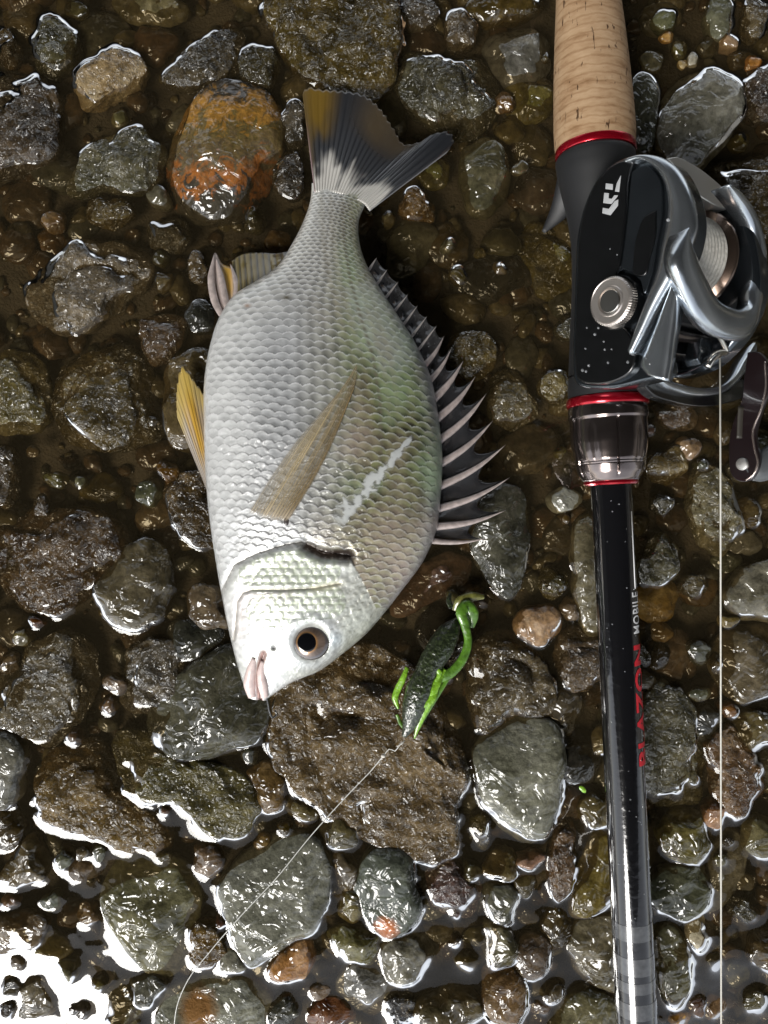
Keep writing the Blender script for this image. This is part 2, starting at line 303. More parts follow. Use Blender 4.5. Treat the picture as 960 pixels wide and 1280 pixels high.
# (outline in photo pixels or (cx, cy, rx, ry, degrees), top above water in mm, colour, r|s surface, label)
PEB_D = 'small dark wet pebble just breaking the water between larger stones'
PEB_B = 'small brown wet pebble lying among the larger river stones'
PEB_G = 'small grey wet pebble lying among the larger river stones'
PEB_S = 'drowned brown cobble lying wholly under the murky water'
PEB_T = 'tiny pale tan pebble on the gravel patch beside the cork grip'
SHARED = {PEB_D: 'small dark pebbles', PEB_B: 'small brown pebbles', PEB_G: 'small grey pebbles', PEB_S: 'drowned cobbles', PEB_T: 'tiny tan pebbles by the grip'}
ST = [
 # above and left of the fish
 ([(-30,150),(0,92),(30,95),(60,108),(76,125),(74,165),(70,190),(45,205),(20,215),(-20,218)], 6, 'dark', 'r', 'broad dark rough stone beside the flat grey triangular stone'),
 ((68,57,28,32,15), 4.5, 'dark', 'r', 'dark knobbly stone next to the pale crystalline tan stone'),
 ((124,41,33,34,0), -1.5, 'slate', 's', 'drowned dark slate cobble beside the pale crystalline tan stone'),
 ((190,45,28,22,10), -.6, 'brown', 's', 'rounded brown cobble just under water behind the pale tan stone'),
 ([(88,95),(100,82),(150,66),(175,75),(182,88),(165,110),(130,122),(100,132),(88,115)], 5, 'tan', 'r', 'pale tan stone with white crystals standing alone in dark water'),
 ((185,4,48,18,-5), .8, 'olive', 's', 'flat greenish stone awash behind the pale crystalline tan stone'),
 ([(205,90),(222,62),(255,48),(285,32),(305,40),(300,75),(275,100),(240,110),(208,105)], 5, 'dark', 'r', 'jagged dark stone above the orange banded stone'),
 ((322,82,25,24,0), 4, 'dark', 'r', 'dark pitted stone touching the jagged stone above the orange one'),
 ([(208,205),(218,165),(235,135),(265,105),(300,100),(335,115),(352,150),(348,190),(330,235),(300,268),(260,272),(225,262),(208,240)], 8, 'orange', 's', 'large rounded stone with rust orange and olive bands'),
 ([(78,242),(110,190),(140,170),(175,162),(205,185),(197,215),(190,235),(160,240),(130,236)], 5, 'slate', 'r', 'flat grey triangular rough stone beside the orange banded stone'),
 ((135,264,27,17,10), 1.6, 'brown', 'r', PEB_B),
 ([(36,355),(60,330),(110,300),(150,293),(180,310),(188,340),(178,360),(150,375),(110,410),(75,415),(45,395)], 6, 'olive', 'r', 'long greenish rough stone standing in the open dark water'),
 ((25,245,30,28,0), -2, 'brown', 's', PEB_S), ((58,296,16,15,0), -2.2, 'brown', 's', PEB_S), ((18,288,15,14,0), -2.2, 'dark', 's', PEB_S),
 ((22,15,24,30,0), -1.5, 'brown', 's', PEB_S), ((8,60,14,22,0), 2, 'dark', 'r', PEB_D), ((95,10,14,12,0), 1.2, 'dark', 's', PEB_D),
 ((210,292,25,21,20), 2.2, 'dark', 'r', PEB_D), ((200,321,10,10,0), 1.5, 'dark', 's', PEB_D), ((204,350,11,13,0), 1.8, 'dark', 's', PEB_D),
 ((247,335,12,19,5), 2.4, 'dark', 'r', 'small dark stone against the yellow-edged anal fin of the fish'), ((317,274,14,15,0), 2, 'dark', 's', PEB_D), ((347,300,16,13,0), 1.6, 'brown', 's', PEB_B),
 ((361,218,19,27,10), 3, 'dark', 'r', 'dark pitted stone close under the edge of the tail fin'), ((368,155,14,28,-5), 3, 'dark', 'r', 'narrow dark stone between the orange banded stone and the tail fin'),
 # boulders at the tail
 ([(325,-30),(330,25),(355,60),(375,92),(410,108),(455,116),(485,108),(494,60),(492,0),(490,-40)], 10, 'dark', 'r', 'largest dark craggy boulder above the tail fin'),
 ([(498,110),(495,75),(510,62),(560,70),(600,65),(618,90),(622,130),(605,155),(575,165),(540,158),(515,140)], 6, 'dark', 'r', 'dark blocky glistening stone beside the tip of the tail fin'),
 ([(607,55),(615,38),(660,30),(688,45),(690,80),(670,98),(640,105),(620,85)], 1.2, 'grey', 's', 'smooth grey angular stone between dark boulders and the cork grip'),
 ((662,120,32,25,10), .4, 'olive', 's', 'rounded olive stone tucked beside the cork grip'), ((631,127,12,13,0), .8, 'brown', 's', PEB_B), ((640,157,18,16,0), -1.2, 'brown', 's', PEB_S),
 ([(575,220),(580,185),(605,168),(630,180),(638,215),(632,245),(610,268),(585,262)], 2.2, 'slate', 's', 'smooth grey-green egg-shaped stone near the tail fin tip'),
 ((522,258,21,21,0), 3, 'brown', 'r', 'small knobbly brown stone below the tail fin'), ((513,305,28,36,-20), .9, 'slate', 's', 'smooth dark slate stone beside the narrow tail stem'),
 ((575,38,22,21,0), 3, 'brown', 'r', 'brown glistening stone above the dark blocky stone'), ((522,14,24,20,0), 2.5, 'dark', 'r', PEB_D), ((535,48,24,18,0), -.8, 'brown', 's', PEB_S),
 ((632,6,46,19,5), 3, 'dark', 's', 'wide dark stone behind the smooth grey angular stone'), ((541,212,20,19,0), .8, 'olive', 's', PEB_B),
 # dark water between fish and reel
 ((590,442,30,28,10), 4, 'dark', 'r', 'dark stone under the rear spines of the dorsal fin'), ((615,345,48,30,10), .25, 'black', 's', 'broad black stone almost drowned between fish and reel'),
 ((628,300,22,17,0), .2, 'dark', 's', PEB_S), ((690,318,34,50,10), .6, 'brown', 'r', 'mossy brown stone against the black reel seat'), ((640,500,28,34,10), 2.6, 'olive', 'r', 'olive stone at the tips of the middle dorsal spines'),
 ((695,482,18,20,45), 3, 'brown', 'r', 'three-cornered brown stone beside the red ring of the reel seat'), ((710,410,14,16,0), 1.6, 'dark', 'r', PEB_D), ((665,560,36,30,0), -.8, 'dark', 's', PEB_S), ((560,300,30,26,0), -1.6, 'brown', 's', PEB_S), ((680,230,30,28,0), -1.8, 'dark', 's', PEB_S),
 # beside belly
 ([(175,400),(205,390),(232,400),(230,425),(210,450),(190,455),(178,430)], 2.6, 'brown', 'r', 'low brown pitted stone between greenish stone and fish belly'),
 ([(60,500),(75,460),(110,440),(150,432),(180,450),(190,480),(198,520),(195,545),(150,560),(110,558),(75,545)], 4.2, 'dark', 'r', 'wide dark pitted stone beside the yellow pelvic fin'),
 ([(-20,450),(10,435),(45,445),(60,480),(58,525),(40,538),(0,540),(-25,520)], 2.6, 'olive', 'r', 'low olive stone next to the wide pitted stone'),
 ([(205,470),(215,445),(245,435),(268,440),(270,500),(240,560),(212,555),(205,520)], 3, 'olive', 's', 'olive stone showing behind the yellow pelvic fin'),
 ((250,395,17,22,0), 3, 'black', 's', 'black shiny stone against the belly near the anal fin'),
 ([(200,610),(225,595),(258,590),(275,640),(270,690),(245,680),(215,650)], 5, 'dark', 'r', 'dark sparkling stone pressed against the belly below the pelvic fin'),
 ((70,600,15,10,0), 1.1, 'dark', 's', PEB_D), ((3,592,17,36,0), 2.5, 'dark', 'r', 'dark stone with a bright water rim beside open water'), ((110,480,14,10,0), -2, 'dark', 's', PEB_S), ((120,610,28,18,0), -2.5, 'dark', 's', PEB_S),
 ([(-15,700),(0,660),(40,640),(100,632),(145,655),(155,690),(120,730),(85,760),(40,768),(10,740)], 6, 'brown', 'r', 'big brown rough stone next to the smaller rounded dark brown stone'),
 ([(120,735),(150,690),(190,672),(210,690),(215,735),(205,770),(170,783),(140,775)], 6, 'brown', 's', 'rounded dark brown stone standing clear between big brown stone and fish'),
 ([(232,745),(245,728),(285,732),(290,785),(255,787),(235,770)], 3, 'red', 's', 'reddish brown stone tucked under the fish throat'),
 ((241,797,33,25,25), 3.2, 'black', 's', 'smooth black stone under the reddish stone by the throat'),
 ([(150,860),(160,815),(190,795),(225,805),(230,850),(205,890),(170,893),(150,880)], 4.5, 'dark', 'r', 'dark brown block beside the smooth green oval stone'),
 ([(187,895),(205,860),(245,830),(290,805),(322,815),(337,850),(335,900),(310,935),(260,953),(215,940),(190,920)], 9, 'slate', 's', 'large smooth grey-green oval stone under the fish mouth'),
 ([(-10,850),(30,810),(80,790),(115,810),(118,870),(95,905),(65,935),(35,920),(0,905)], 3, 'brown', 'r', 'large low brown stone awash between two dark pools'),
 ((4,965,25,47,0), 5, 'grey', 's', 'smooth upright grey stone beside the ridged brown stone'), ((8,790,32,24,0), -1.5, 'dark', 's', PEB_S), ((195,640,26,22,0), -1.8, 'brown', 's', PEB_S),
 # below, left
 ([(40,990),(60,940),(120,930),(140,950),(150,985),(185,1010),(215,1040),(220,1060),(195,1070),(145,1060),(100,1040),(60,1020)], 5.5, 'brown', 'r', 'ridged brown stone with a long tail above the white water glare'),
 ([(142,935),(150,915),(190,920),(240,950),(290,960),(320,990),(325,1020),(300,1045),(270,1050),(240,1020),(215,1000),(165,1000),(148,970)], 6, 'olive', 'r', 'long crooked sparkling stone below the green oval stone'),
 ([(308,965),(335,950),(358,975),(355,1010),(335,1020),(315,1000)], 4, 'brown', 's', 'angular brown stone between crooked sparkling stone and craggy boulder'),
 ([(125,1120),(150,1075),(200,1070),(235,1085),(248,1130),(240,1190),(210,1225),(180,1215),(150,1180),(130,1150)], 3.2, 'olive', 's', 'large olive wedge stone with a bluish patch beside the white glare'),
 ((260,1075,20,22,0), 3, 'brown', 's', 'small rounded brown stone at the corner of the olive wedge'),
 ([(275,1105),(300,1075),(350,1045),(395,1045),(413,1085),(410,1130),(385,1170),(350,1195),(315,1215),(300,1190),(285,1150)], 7, 'grey', 's', 'large blue-grey angular stone crossed by the pale line'),
 ((259,1186,21,33,10), 3.2, 'red', 'r', 'reddish brown oval pebble beside the blue-grey angular stone'), ((291,1202,17,17,0), 2.6, 'grey', 's', PEB_G), ((276,1152,8,8,0), 2, 'red', 's', PEB_B),
 ([(195,1270),(215,1235),(260,1220),(310,1225),(335,1250),(340,1300),(190,1320)], 4.5, 'rusty', 's', 'grey slab with a rusty patch under the end of the pale line'),
 ((184,1237,22,19,0), 2.8, 'slate', 's', PEB_G), ((155,1262,24,38,-10), 2.6, 'olive', 's', 'olive stone between the white glare and the rusty grey slab'),
 ([(-5,1100),(15,1070),(40,1040),(60,1080),(55,1100),(20,1110)], 3.5, 'olive', 's', 'three-sided olive stone ringed by white glare'),
 ([(-15,1150),(30,1140),(62,1148),(50,1180),(15,1200),(-15,1195)], 3, 'brown', 's', 'flat brown stone on the edge of the white glare'),
 ((60,1192,26,24,0), 1.3, 'brown', 's', 'low brown stone in the middle of the white glare'), ((40,1252,30,30,0), 1.4, 'olive', 's', 'low olive stone in the white glare below the low brown one'), ((8,1035,20,26,0), 1.6, 'dark', 's', PEB_D), ((104,1088,20,15,0), 1.0, 'brown', 's', PEB_B), ((15,1235,12,10,0), 1.2, 'dark', 's', PEB_D), ((98,1265,14,10,20), 1.0, 'dark', 's', PEB_D),
 # below, middle
 ([(335,895),(350,850),(400,815),(480,815),(530,850),(578,950),(585,980),(560,1000),(580,1055),(555,1078),(500,1060),(440,1040),(400,1000),(365,985),(345,940)], 8.5, 'brown', 'r', 'largest brown craggy boulder under the green lure'),
 ((485,1113,37,55,-4), 6, 'spot', 's', 'smooth grey-green oval pebble with an orange spot at its end'),
 ((567,1111,32,36,0), 4.2, 'red', 'r', 'rounded brown glittering stone beside the orange-spotted oval pebble'),
 ([(600,1130),(605,1105),(635,1100),(654,1118),(640,1150),(628,1160),(612,1150)], 4, 'slate', 's', 'dark grey three-cornered pebble below the blocky brown pebble'),
 ([(600,1185),(608,1150),(640,1152),(652,1180),(640,1205),(615,1210)], 4, 'olive', 's', 'pale olive faceted pebble under the three-cornered grey one'),
 ([(595,945),(605,920),(650,895),(695,905),(703,950),(695,1000),(685,1040),(660,1056),(625,1040),(605,1000)], 9, 'grey', 's', 'large smooth pale grey stone between the craggy boulder and the rod'),
 ([(588,870),(595,805),(635,785),(680,820),(700,880),(690,905),(640,902),(600,925)], 6.5, 'brown', 'r', 'brown lumpy stone behind the large pale grey stone'),
 ((627,1083,22,20,5), 3.2, 'brown', 's', 'blocky brown pebble below the large pale grey stone'), ((663,1076,20,10,5), 3, 'tan', 's', 'small orange-tan pebble below the large pale grey stone'),
 ([(408,1170),(430,1155),(475,1170),(480,1190),(460,1210),(430,1202)], 3.5, 'olive', 's', 'flat tan-green wedge touching the foot of the spotted oval pebble'),
 ([(478,1180),(520,1155),(550,1190),(530,1215),(500,1238),(480,1225)], 4, 'grey', 's', 'grey faceted stone below the orange-spotted oval pebble'),
 ((458,1230,36,30,10), 2.2, 'grey', 's', 'grey-brown stone wedged between two faceted grey stones'),
 ([(330,1222),(350,1190),(385,1170),(395,1200),(380,1225),(345,1236)], 4, 'tan', 's', 'tan brown angular stone under the blue-grey angular stone'),
 ((560,1264,42,27,0), 3.5, 'olive', 's', 'olive brown stone with pale streaks beside a dark red stone'), ((632,1247,30,38,0), 4, 'red', 's', 'dark red-brown egg-shaped stone by the rod'),
 ((503,1258,17,22,0), 2.6, 'black', 'r', 'small black crumbly stone between olive and grey stones'), ((412,1268,30,20,0), 2.6, 'red', 's', 'reddish stone beside the tan brown angular stone'), ((355,1266,20,20,0), 2.2, 'black', 's', PEB_D),
 ((664,1195,25,27,20), 3.4, 'brown', 's', 'brown wedge pebble between dark red stone and the rod'), ((655,1106,18,16,0), 1.6, 'dark', 's', PEB_D), ((423,1040,26,20,-25), 3, 'dark', 's', PEB_D), ((432,1090,15,26,20), 1.4, 'brown', 's', PEB_B), ((440,1135,16,20,0), 1.8, 'dark', 's', PEB_D),
 ((548,1168,18,13,0), -.6, 'brown', 's', PEB_S), ((585,1205,16,13,0), 1.4, 'dark', 's', PEB_D), ((510,1160,12,10,0), -.5, 'olive', 's', PEB_S), ((378,1012,22,13,-30), 1.6, 'brown', 's', PEB_B), ((600,1040,13,22,10), 2.6, 'dark', 'r', PEB_D), ((590,1090,14,12,0), 2, 'dark', 's', PEB_D), ((400,1240,12,9,0), 1.2, 'brown', 's', PEB_B),
 # along the rod
 ((722,955,26,25,0), 3, 'black', 's', 'black stone half hidden by the rod next to pale grey stone'), ((745,1014,20,20,0), 3.2, 'brown', 's', PEB_B),
 ([(690,1125),(684,1080),(700,1025),(718,1025),(722,1070),(712,1110),(702,1128)], 4.2, 'brown', 'r', 'narrow upright brown stone with glitter between grey stone and rod'),
 ([(712,1147),(725,1090),(745,1040),(780,1036),(785,1130),(740,1150)], 2.6, 'brown', 's', 'smooth brown stone passing under the rod'),
 ([(708,1182),(722,1152),(775,1140),(785,1240),(745,1242),(720,1212)], 4, 'olive', 's', 'big olive brown stone under the banded end of the rod'), ((697,1162,18,27,-10), 1.6, 'dark', 's', PEB_D),
 ([(688,1285),(705,1250),(735,1235),(775,1250),(785,1300),(690,1305)], 4, 'olive', 's', 'olive stone below the big stone under the rod'), ((675,1250,18,22,0), -.8, 'brown', 's', PEB_S),
 ([(590,680),(600,630),(630,605),(655,615),(662,670),(650,730),(635,752),(610,725),(595,700)], 6, 'slate', 's', 'long smooth grey stone at the front dorsal spines'),
 ([(715,690),(720,648),(742,640),(756,700),(756,790),(732,797),(718,740)], 4.2, 'olive', 's', 'long olive stone lying alongside the rod'),
 ((693,727,19,18,0), 2.4, 'dark', 'r', PEB_D), ((673,781,27,24,0), 4, 'tan', 's', 'rounded tan pebble with a white top near the lure'), ((727,825,28,40,5), 4, 'brown', 'r', 'brown glittering stone beside the red lettering of the rod'), ((705,625,21,14,0), 1.6, 'grey', 's', PEB_G), ((712,762,12,14,0), 1.8, 'brown', 's', PEB_B), ((700,672,18,22,0), -.6, 'dark', 's', PEB_S),
 ([(485,765),(520,712),(560,690),(592,700),(582,732),(540,752),(505,775)], .5, 'red', 's', 'reddish flat stone just under water behind the lure'), ((560,800,34,40,25), .2, 'black', 's', 'black stone sunk in the hollow beside the lure'), ((705,890,22,30,0), 1.8, 'dark', 's', PEB_D),
 ([(803,870),(830,848),(865,880),(883,940),(880,1000),(850,1018),(815,1003),(790,950)], 6, 'olive', 'r', 'long sparkling grey-brown stone beside the red lettering'),
 ([(885,930),(915,905),(945,935),(957,990),(930,1017),(900,1012)], 5, 'red', 'r', 'reddish grainy stone under the taut line'),
 ([(822,1042),(850,1010),(885,1020),(893,1055),(870,1080),(835,1072)], 4, 'olive', 's', 'olive brown stone below the long sparkling stone'), ((893,1018,14,17,0), 3.6, 'tan', 's', 'small cream pebble at the foot of the reddish grainy stone'),
 ((850,1112,36,32,-8), 4, 'slate', 's', 'dark glossy oval stone between the rod and the taut line'),
 ([(895,1060),(915,1035),(946,1065),(941,1100),(905,1140),(880,1148),(885,1100)], .3, 'grey', 's', 'smooth grey-brown stone just under water crossed by the taut line'), ((871,1164,13,25,5), 3, 'pale', 's', 'small cream yellow pebble below the dark glossy oval'),
 ([(820,1165),(840,1150),(865,1190),(862,1240),(840,1265),(822,1230)], 3, 'olive', 's', 'tall brown stone beside the banded end of the rod'), ((957,1190,20,22,0), 2.6, 'dark', 's', PEB_D), ((952,1047,20,26,0), 3, 'olive', 's', PEB_B), ((893,1200,8,9,0), 1.2, 'dark', 's', PEB_D), ((872,1258,12,14,0), 1.2, 'red', 's', PEB_B), ((850,1275,14,10,0), .8, 'tan', 's', PEB_B),
 ((937,1108,12,12,0), -2, 'olive', 's', PEB_S), ((927,1225,16,15,0), -2, 'slate', 's', PEB_S), ((940,1150,15,12,0), -2.4, 'brown', 's', PEB_S),
 # right edge, under the reel
 ([(798,702),(825,665),(850,680),(852,720),(825,732),(800,728)], 3.4, 'olive', 'r', 'sparkling brown stone below the white glare by the rod'), ((826,752,27,26,5), -.5, 'tan', 's', 'drowned square tan stone beside the white lettering'),
 ([(868,590),(890,578),(925,620),(928,660),(905,697),(880,682),(865,640)], 4, 'olive', 'r', 'olive brown stone just below the reel handle'),
 ([(905,742),(930,710),(965,700),(995,750),(960,777),(920,772)], 5, 'grey', 's', 'smooth grey stone with bright water outline beside the taut line'),
 ([(888,822),(910,790),(965,780),(995,830),(965,870),(920,882),(900,852)], 3.4, 'olive', 's', 'olive stone with orange stain and a thick white water rim'), ((948,912,34,24,5), 3.6, 'olive', 's', 'olive stone between the stained stone and the reddish grainy one'),
 ((845,822,26,32,0), -1.4, 'red', 's', PEB_S), ((830,792,14,12,0), -.8, 'tan', 's', PEB_S), ((937,680,19,14,0), -1.2, 'grey', 's', PEB_S), ((915,703,18,13,0), -1.8, 'slate', 's', PEB_S), ((880,740,22,20,0), -2.2, 'brown', 's', PEB_S), ((875,868,13,8,0), 1.2, 'slate', 's', PEB_D), ((885,905,18,22,0), 1.8, 'black', 's', PEB_D),
 ((836,582,26,20,10), 3, 'brown', 'r', 'brown stone beside the dark metal lock nut'), ((862,560,14,14,0), 2.4, 'tan', 's', 'rounded amber pebble under the reel'), ((850,520,26,16,0), 1.8, 'brown', 'r', PEB_B), ((935,640,14,18,0), 2, 'brown', 's', PEB_B), ((948,560,20,26,0), 1.4, 'olive', 's', PEB_B),
 ([(820,170),(835,115),(855,95),(895,88),(925,110),(928,140),(905,180),(875,212),(850,207),(830,195)], 7, 'grey', 's', 'large smooth grey angular stone above the silver thumb bar'),
 ((802,140,19,46,0), 3.4, 'slate', 's', 'dark stone half hidden by the cork grip'), ([(928,105),(940,85),(965,85),(980,140),(945,152),(930,132)], 4, 'brown', 'r', 'glittering brown stone beside the large grey angular stone'),
 ([(888,215),(910,195),(965,190),(995,260),(965,305),(930,275)], 4, 'dark', 'r', 'dark crinkled stone behind the reel'), ((897,22,15,25,0), 3, 'slate', 's', 'slate pebble above the gravel patch'), ((945,20,15,26,0), 3, 'brown', 'r', PEB_B),
 ((910,48,12,15,20), 1.5, 'tan', 's', PEB_T), ((926,72,13,12,0), .6, 'brown', 's', PEB_B), ((866,75,7,8,0), 1, 'pale', 's', PEB_T), ((854,80,6,6,0), .5, 'tan', 's', PEB_T), ((851,60,10,11,0), .4, 'olive', 's', PEB_B), ((888,55,13,13,0), .6, 'dark', 's', PEB_D), ((834,45,9,7,30), .4, 'tan', 's', PEB_T), ((942,78,10,9,0), .8, 'tan', 's', PEB_T), ((830,15,24,18,0), -1.4, 'brown', 's', PEB_S), ((815,75,14,14,0), 1.0, 'dark', 's', PEB_D),
]

def smooth_outline(shape):
    th = np.linspace(-np.pi, np.pi, 181)
    if isinstance(shape, tuple):
        cx, cy, rx, ry, a = shape; a = math.radians(a)
        c, s = np.cos(th - a), np.sin(th - a); r = 1.12 / np.sqrt((c / rx) ** 2 + (s / ry) ** 2)
        sd = int(cx * 7 + cy)
        r *= 1 + .07 * np.sin(2 * th + sd) + .06 * np.sin(3 * th + sd * 1.7) + .04 * np.sin(5 * th + sd * .6)
        return cx, cy, th, r
    pts = np.array(shape, float)
    x, y = pts[:, 0], -pts[:, 1]
    x1, y1 = np.roll(x, -1), np.roll(y, -1); cr = x * y1 - x1 * y; A = cr.sum() / 2
    cx = ((x + x1) * cr).sum() / (6 * A); cy = ((y + y1) * cr).sum() / (6 * A)
    r = np.zeros_like(th)
    for i, t in enumerate(th):
        d = np.array([np.cos(t), np.sin(t)]); best = 0
        for k in range(len(x)):
            p0 = np.array([x[k] - cx, y[k] - cy]); e = np.array([x1[k] - x[k], y1[k] - y[k]])
            den = d[0] * e[1] - d[1] * e[0]
            if abs(den) < 1e-9: continue
            tt = (p0[0] * e[1] - p0[1] * e[0]) / den; uu = (p0[0] * d[1] - p0[1] * d[0]) / den
            if tt > 0 and -1e-6 <= uu <= 1 + 1e-6: best = max(best, tt)
        r[i] = best
    rr = r[:-1]; ker = np.exp(-.5 * (np.arange(-8, 9) / 3.2) ** 2); ker /= ker.sum()
    rr = sum(k_ * np.roll(rr, o) for k_, o in zip(ker, range(-8, 9)))
    rr *= 1.075
    return cx, -cy, th, np.r_[rr, rr[0]]

CELL = 0.0005
X0, X1, Y0, Y1 = -.152, .152, -.202, .202
gx = np.arange(X0, X1 + CELL / 2, CELL); gy = np.arange(Y0, Y1 + CELL / 2, CELL)
HG = np.full((len(gx), len(gy)), -1.0)
def splat(V, F):
    tri = V[F]
    pts = np.vstack([V, tri.mean(1), (tri[:, 0] + tri[:, 1]) / 2, (tri[:, 1] + tri[:, 2]) / 2, (tri[:, 2] + tri[:, 0]) / 2])
    i = np.round((pts[:, 0] - X0) / CELL).astype(int); j = np.round((pts[:, 1] - Y0) / CELL).astype(int)
    ok = (i >= 0) & (i < len(gx)) & (j >= 0) & (j < len(gy))
    np.maximum.at(HG, (i[ok], j[ok]), pts[ok, 2])

def stone_shape(shape, top, surf, seed, sub):
    # round the traced outline into a block, knock faces off, roughen
    U, F = ico(sub)
    cx, cy, th, r = smooth_outline(shape)
    rm = np.median(r) * S; top = top * MM
    half = max(top + .0022, .50 * rm) if top > .0012 else .55 * rm
    if top > .0012: half = min(half, top + .0035)
    zc = top - half
    sd = seed * 3.7
    phi = np.arctan2(U[:, 1], U[:, 0]); rho = np.hypot(U[:, 0], U[:, 1])
    R = np.interp(phi, th, r) * S
    prs = random.Random(seed)
    p_, q_ = (.62, .80) if surf == 'r' else (.70, .84)
    nrm = np.stack([np.cos(phi) * rho ** p_, np.sin(phi) * rho ** p_, np.sign(U[:, 2]) * np.abs(U[:, 2]) ** q_], -1)
    # planar faces knocked off the rounded block
    for k in range(6 if surf == 'r' else 5):
        az = prs.uniform(0, 6.28); el = prs.uniform(.35, 1.35); n = np.array([math.cos(az) * math.cos(el), math.sin(az) * math.cos(el), math.sin(el)])
        d = prs.uniform(.74, .95); ex = nrm @ n - d
        nrm = nrm - np.clip(ex, 0, None)[:, None] * n * .8
    tilt = np.array([prs.uniform(-.25, .25), prs.uniform(-.25, .25)])
    W = np.stack([nrm[:, 0] * R, nrm[:, 1] * R, nrm[:, 2] * half], -1)
    W[:, 2] += np.clip(U[:, 2], 0, 1) * half * (nrm[:, :2] @ tilt) * .8
    base = U * np.array([R, R, np.full_like(R, half)]).T
    q = base / max(rm, .006) + sd
    amp = .10 if surf == 'r' else .05
    disp = amp * fbm(q * 1.7, 3, seed) * min(rm, half * 1.8)
    if sub == 6 or (surf == 'r' and rm > .013): lump = .50 * half * (np.abs(fbm(base * 75 + sd, 3, seed + 9)) - .35)
    else: lump = 0 * disp
    W = W + U * disp[:, None] + U * lump[:, None] * np.array([.25, .25, 1.0])
    if surf == 'r':
        W = W + U * (fbm(base * 330 + sd, 4, seed + 50, .6) * .00040)[:, None]
    else:
        W = W + U * (fbm(base * 180 + sd, 3, seed + 50, .5) * .00022)[:, None]
    mx = W[:, 2].max(); W[:, 2] *= np.where(W[:, 2] > 0, half / mx, 1)
    c = P(cx, cy, 0); c[2] = zc
    return W + c, F, c

def centre(shape): return np.array(shape[:2], float) if isinstance(shape, tuple) else np.array(shape, float).mean(0)
import re
CUT = re.compile(r' (beside|next|under|between|above|below|standing|touching|against|close|behind|lying|crossed|along|tucked|pressed|near|at|by|with|on|passing|half|just|almost|wedged|showing|ringed|awash|alongside|sunk|that|just) ')
short = {}
for sh_, _, _, _, lb in ST:
    if lb not in SHARED: short.setdefault(CUT.split(lb)[0], []).append(centre(sh_))
MARK = [(k_, v_[0]) for k_, v_ in short.items() if len(v_) == 1 and len(k_.split()) >= 3]
HEAD = {PEB_D: 'small dark wet pebble beside the ', PEB_B: 'small brown wet pebble beside the ', PEB_G: 'small grey wet pebble beside the ', PEB_S: 'drowned cobble under water beside the ', PEB_T: None}
def own_label(shape, label):
    if HEAD.get(label) is None: return label
    c_ = centre(shape); return HEAD[label] + min(MARK, key=lambda m_: np.hypot(*(m_[1] - c_)))[0]
def add_stone(i, shape, top, fam, surf, label):
    if isinstance(shape, tuple): r_ = max(shape[2], shape[3])
    else:
        a_ = np.array(shape); r_ = np.ptp(a_, axis=0).max() / 2
    sub = 6 if r_ > 95 else 5 if r_ > 33 else 4 if r_ > 12 else 3
    V, F, c = stone_shape(shape, top, surf, i + 1, sub)
    o = mk('boulder' if 'boulder' in label else 'pebble' if r_ < 26 else 'river_stone', V, F, SM[fam, surf], loc=tuple(c))
    tag(o, own_label(shape, label), 'pebble' if r_ < 26 else 'stone', SHARED.get(label, 'stones in the shallow stream'))
    splat(V, F)
for i, row in enumerate(ST): add_stone(i, *row)

def freeh(x, y):
    i = int(round((x - X0) / CELL)); j = int(round((y - Y0) / CELL))
    return HG[i, j] if 0 <= i < len(gx) and 0 <= j < len(gy) else -1
# small pebbles wedged in the gaps between the stones
FISHP = [(311,873),(255,600),(256,470),(300,360),(380,270),(378,112),(568,170),(450,300),(553,570),(530,700),(400,838)]
nfill = 0
for k in range(6000):
    if nfill >= 78: break
    px_ = rng.uniform(5, 955); py_ = rng.uniform(20, 1275); r_ = rng.uniform(7, 17)
    if rng.random() > (.18 + .82 * sstep(560, 820, np.array(py_)) if px_ < 700 else .8): continue
    if inpoly(np.array(px_), np.array(py_), FISHP): continue
    ax_ = 764.5 + .0475 * (py_ - 620)
    if abs(px_ - ax_) < 24 or (py_ < 190 and abs(px_ - ax_) < 50) or (180 < py_ < 510 and 690 < px_ < 960): continue
    ring_ = [freeh(*P(px_ + r_ * .85 * math.cos(t_), py_ + r_ * .85 * math.sin(t_))[:2]) for t_ in np.linspace(0, 6.28, 9)]
    if max(ring_) > .0002: continue
    add_stone(400 + k, (px_, py_, r_, r_ * rng.uniform(.7, 1.0), rng.uniform(0, 180)), rng.uniform(.5, 2.6), *rng.choice([('dark', 's', PEB_D), ('brown', 's', PEB_B), ('olive', 's', PEB_B), ('slate', 's', PEB_G), ('dark', 'r', PEB_D), ('red', 's', PEB_B)]))
    nfill += 1

# gravel on the bed, and cobbles carrying on beyond the frame (nobody could count it)
def pebbles(name, spots, mat_key, label, kind):
    Vs, Fs, n = [], [], 0
    for (x, y, r, zt, sd) in spots:
        U, F = ico(1 if r < .0018 else 2 if r < .004 else 3 if r < .009 else 4); prs = random.Random(sd); a = prs.uniform(0, 3.14); sx = r * prs.uniform(.8, 1.25); sy = r * prs.uniform(.6, .95); sz = r * prs.uniform(.45, .7)
        Q = U * (1 + .22 * fbm(U * 1.3 + sd, 2, sd % 97))[:, None] * np.array([sx, sy, sz])
        c, s = math.cos(a), math.sin(a)
        Q = np.stack([Q[:, 0] * c - Q[:, 1] * s + x, Q[:, 0] * s + Q[:, 1] * c + y, Q[:, 2] + zt - sz], -1)
        Vs.append(Q); Fs.append(F + n); n += len(Q)
        if r >= .009: splat(Q, F)
    o = mk(name, np.vstack(Vs), np.vstack(Fs), SM[mat_key]); return tag(o, label, 'gravel', kind=kind)

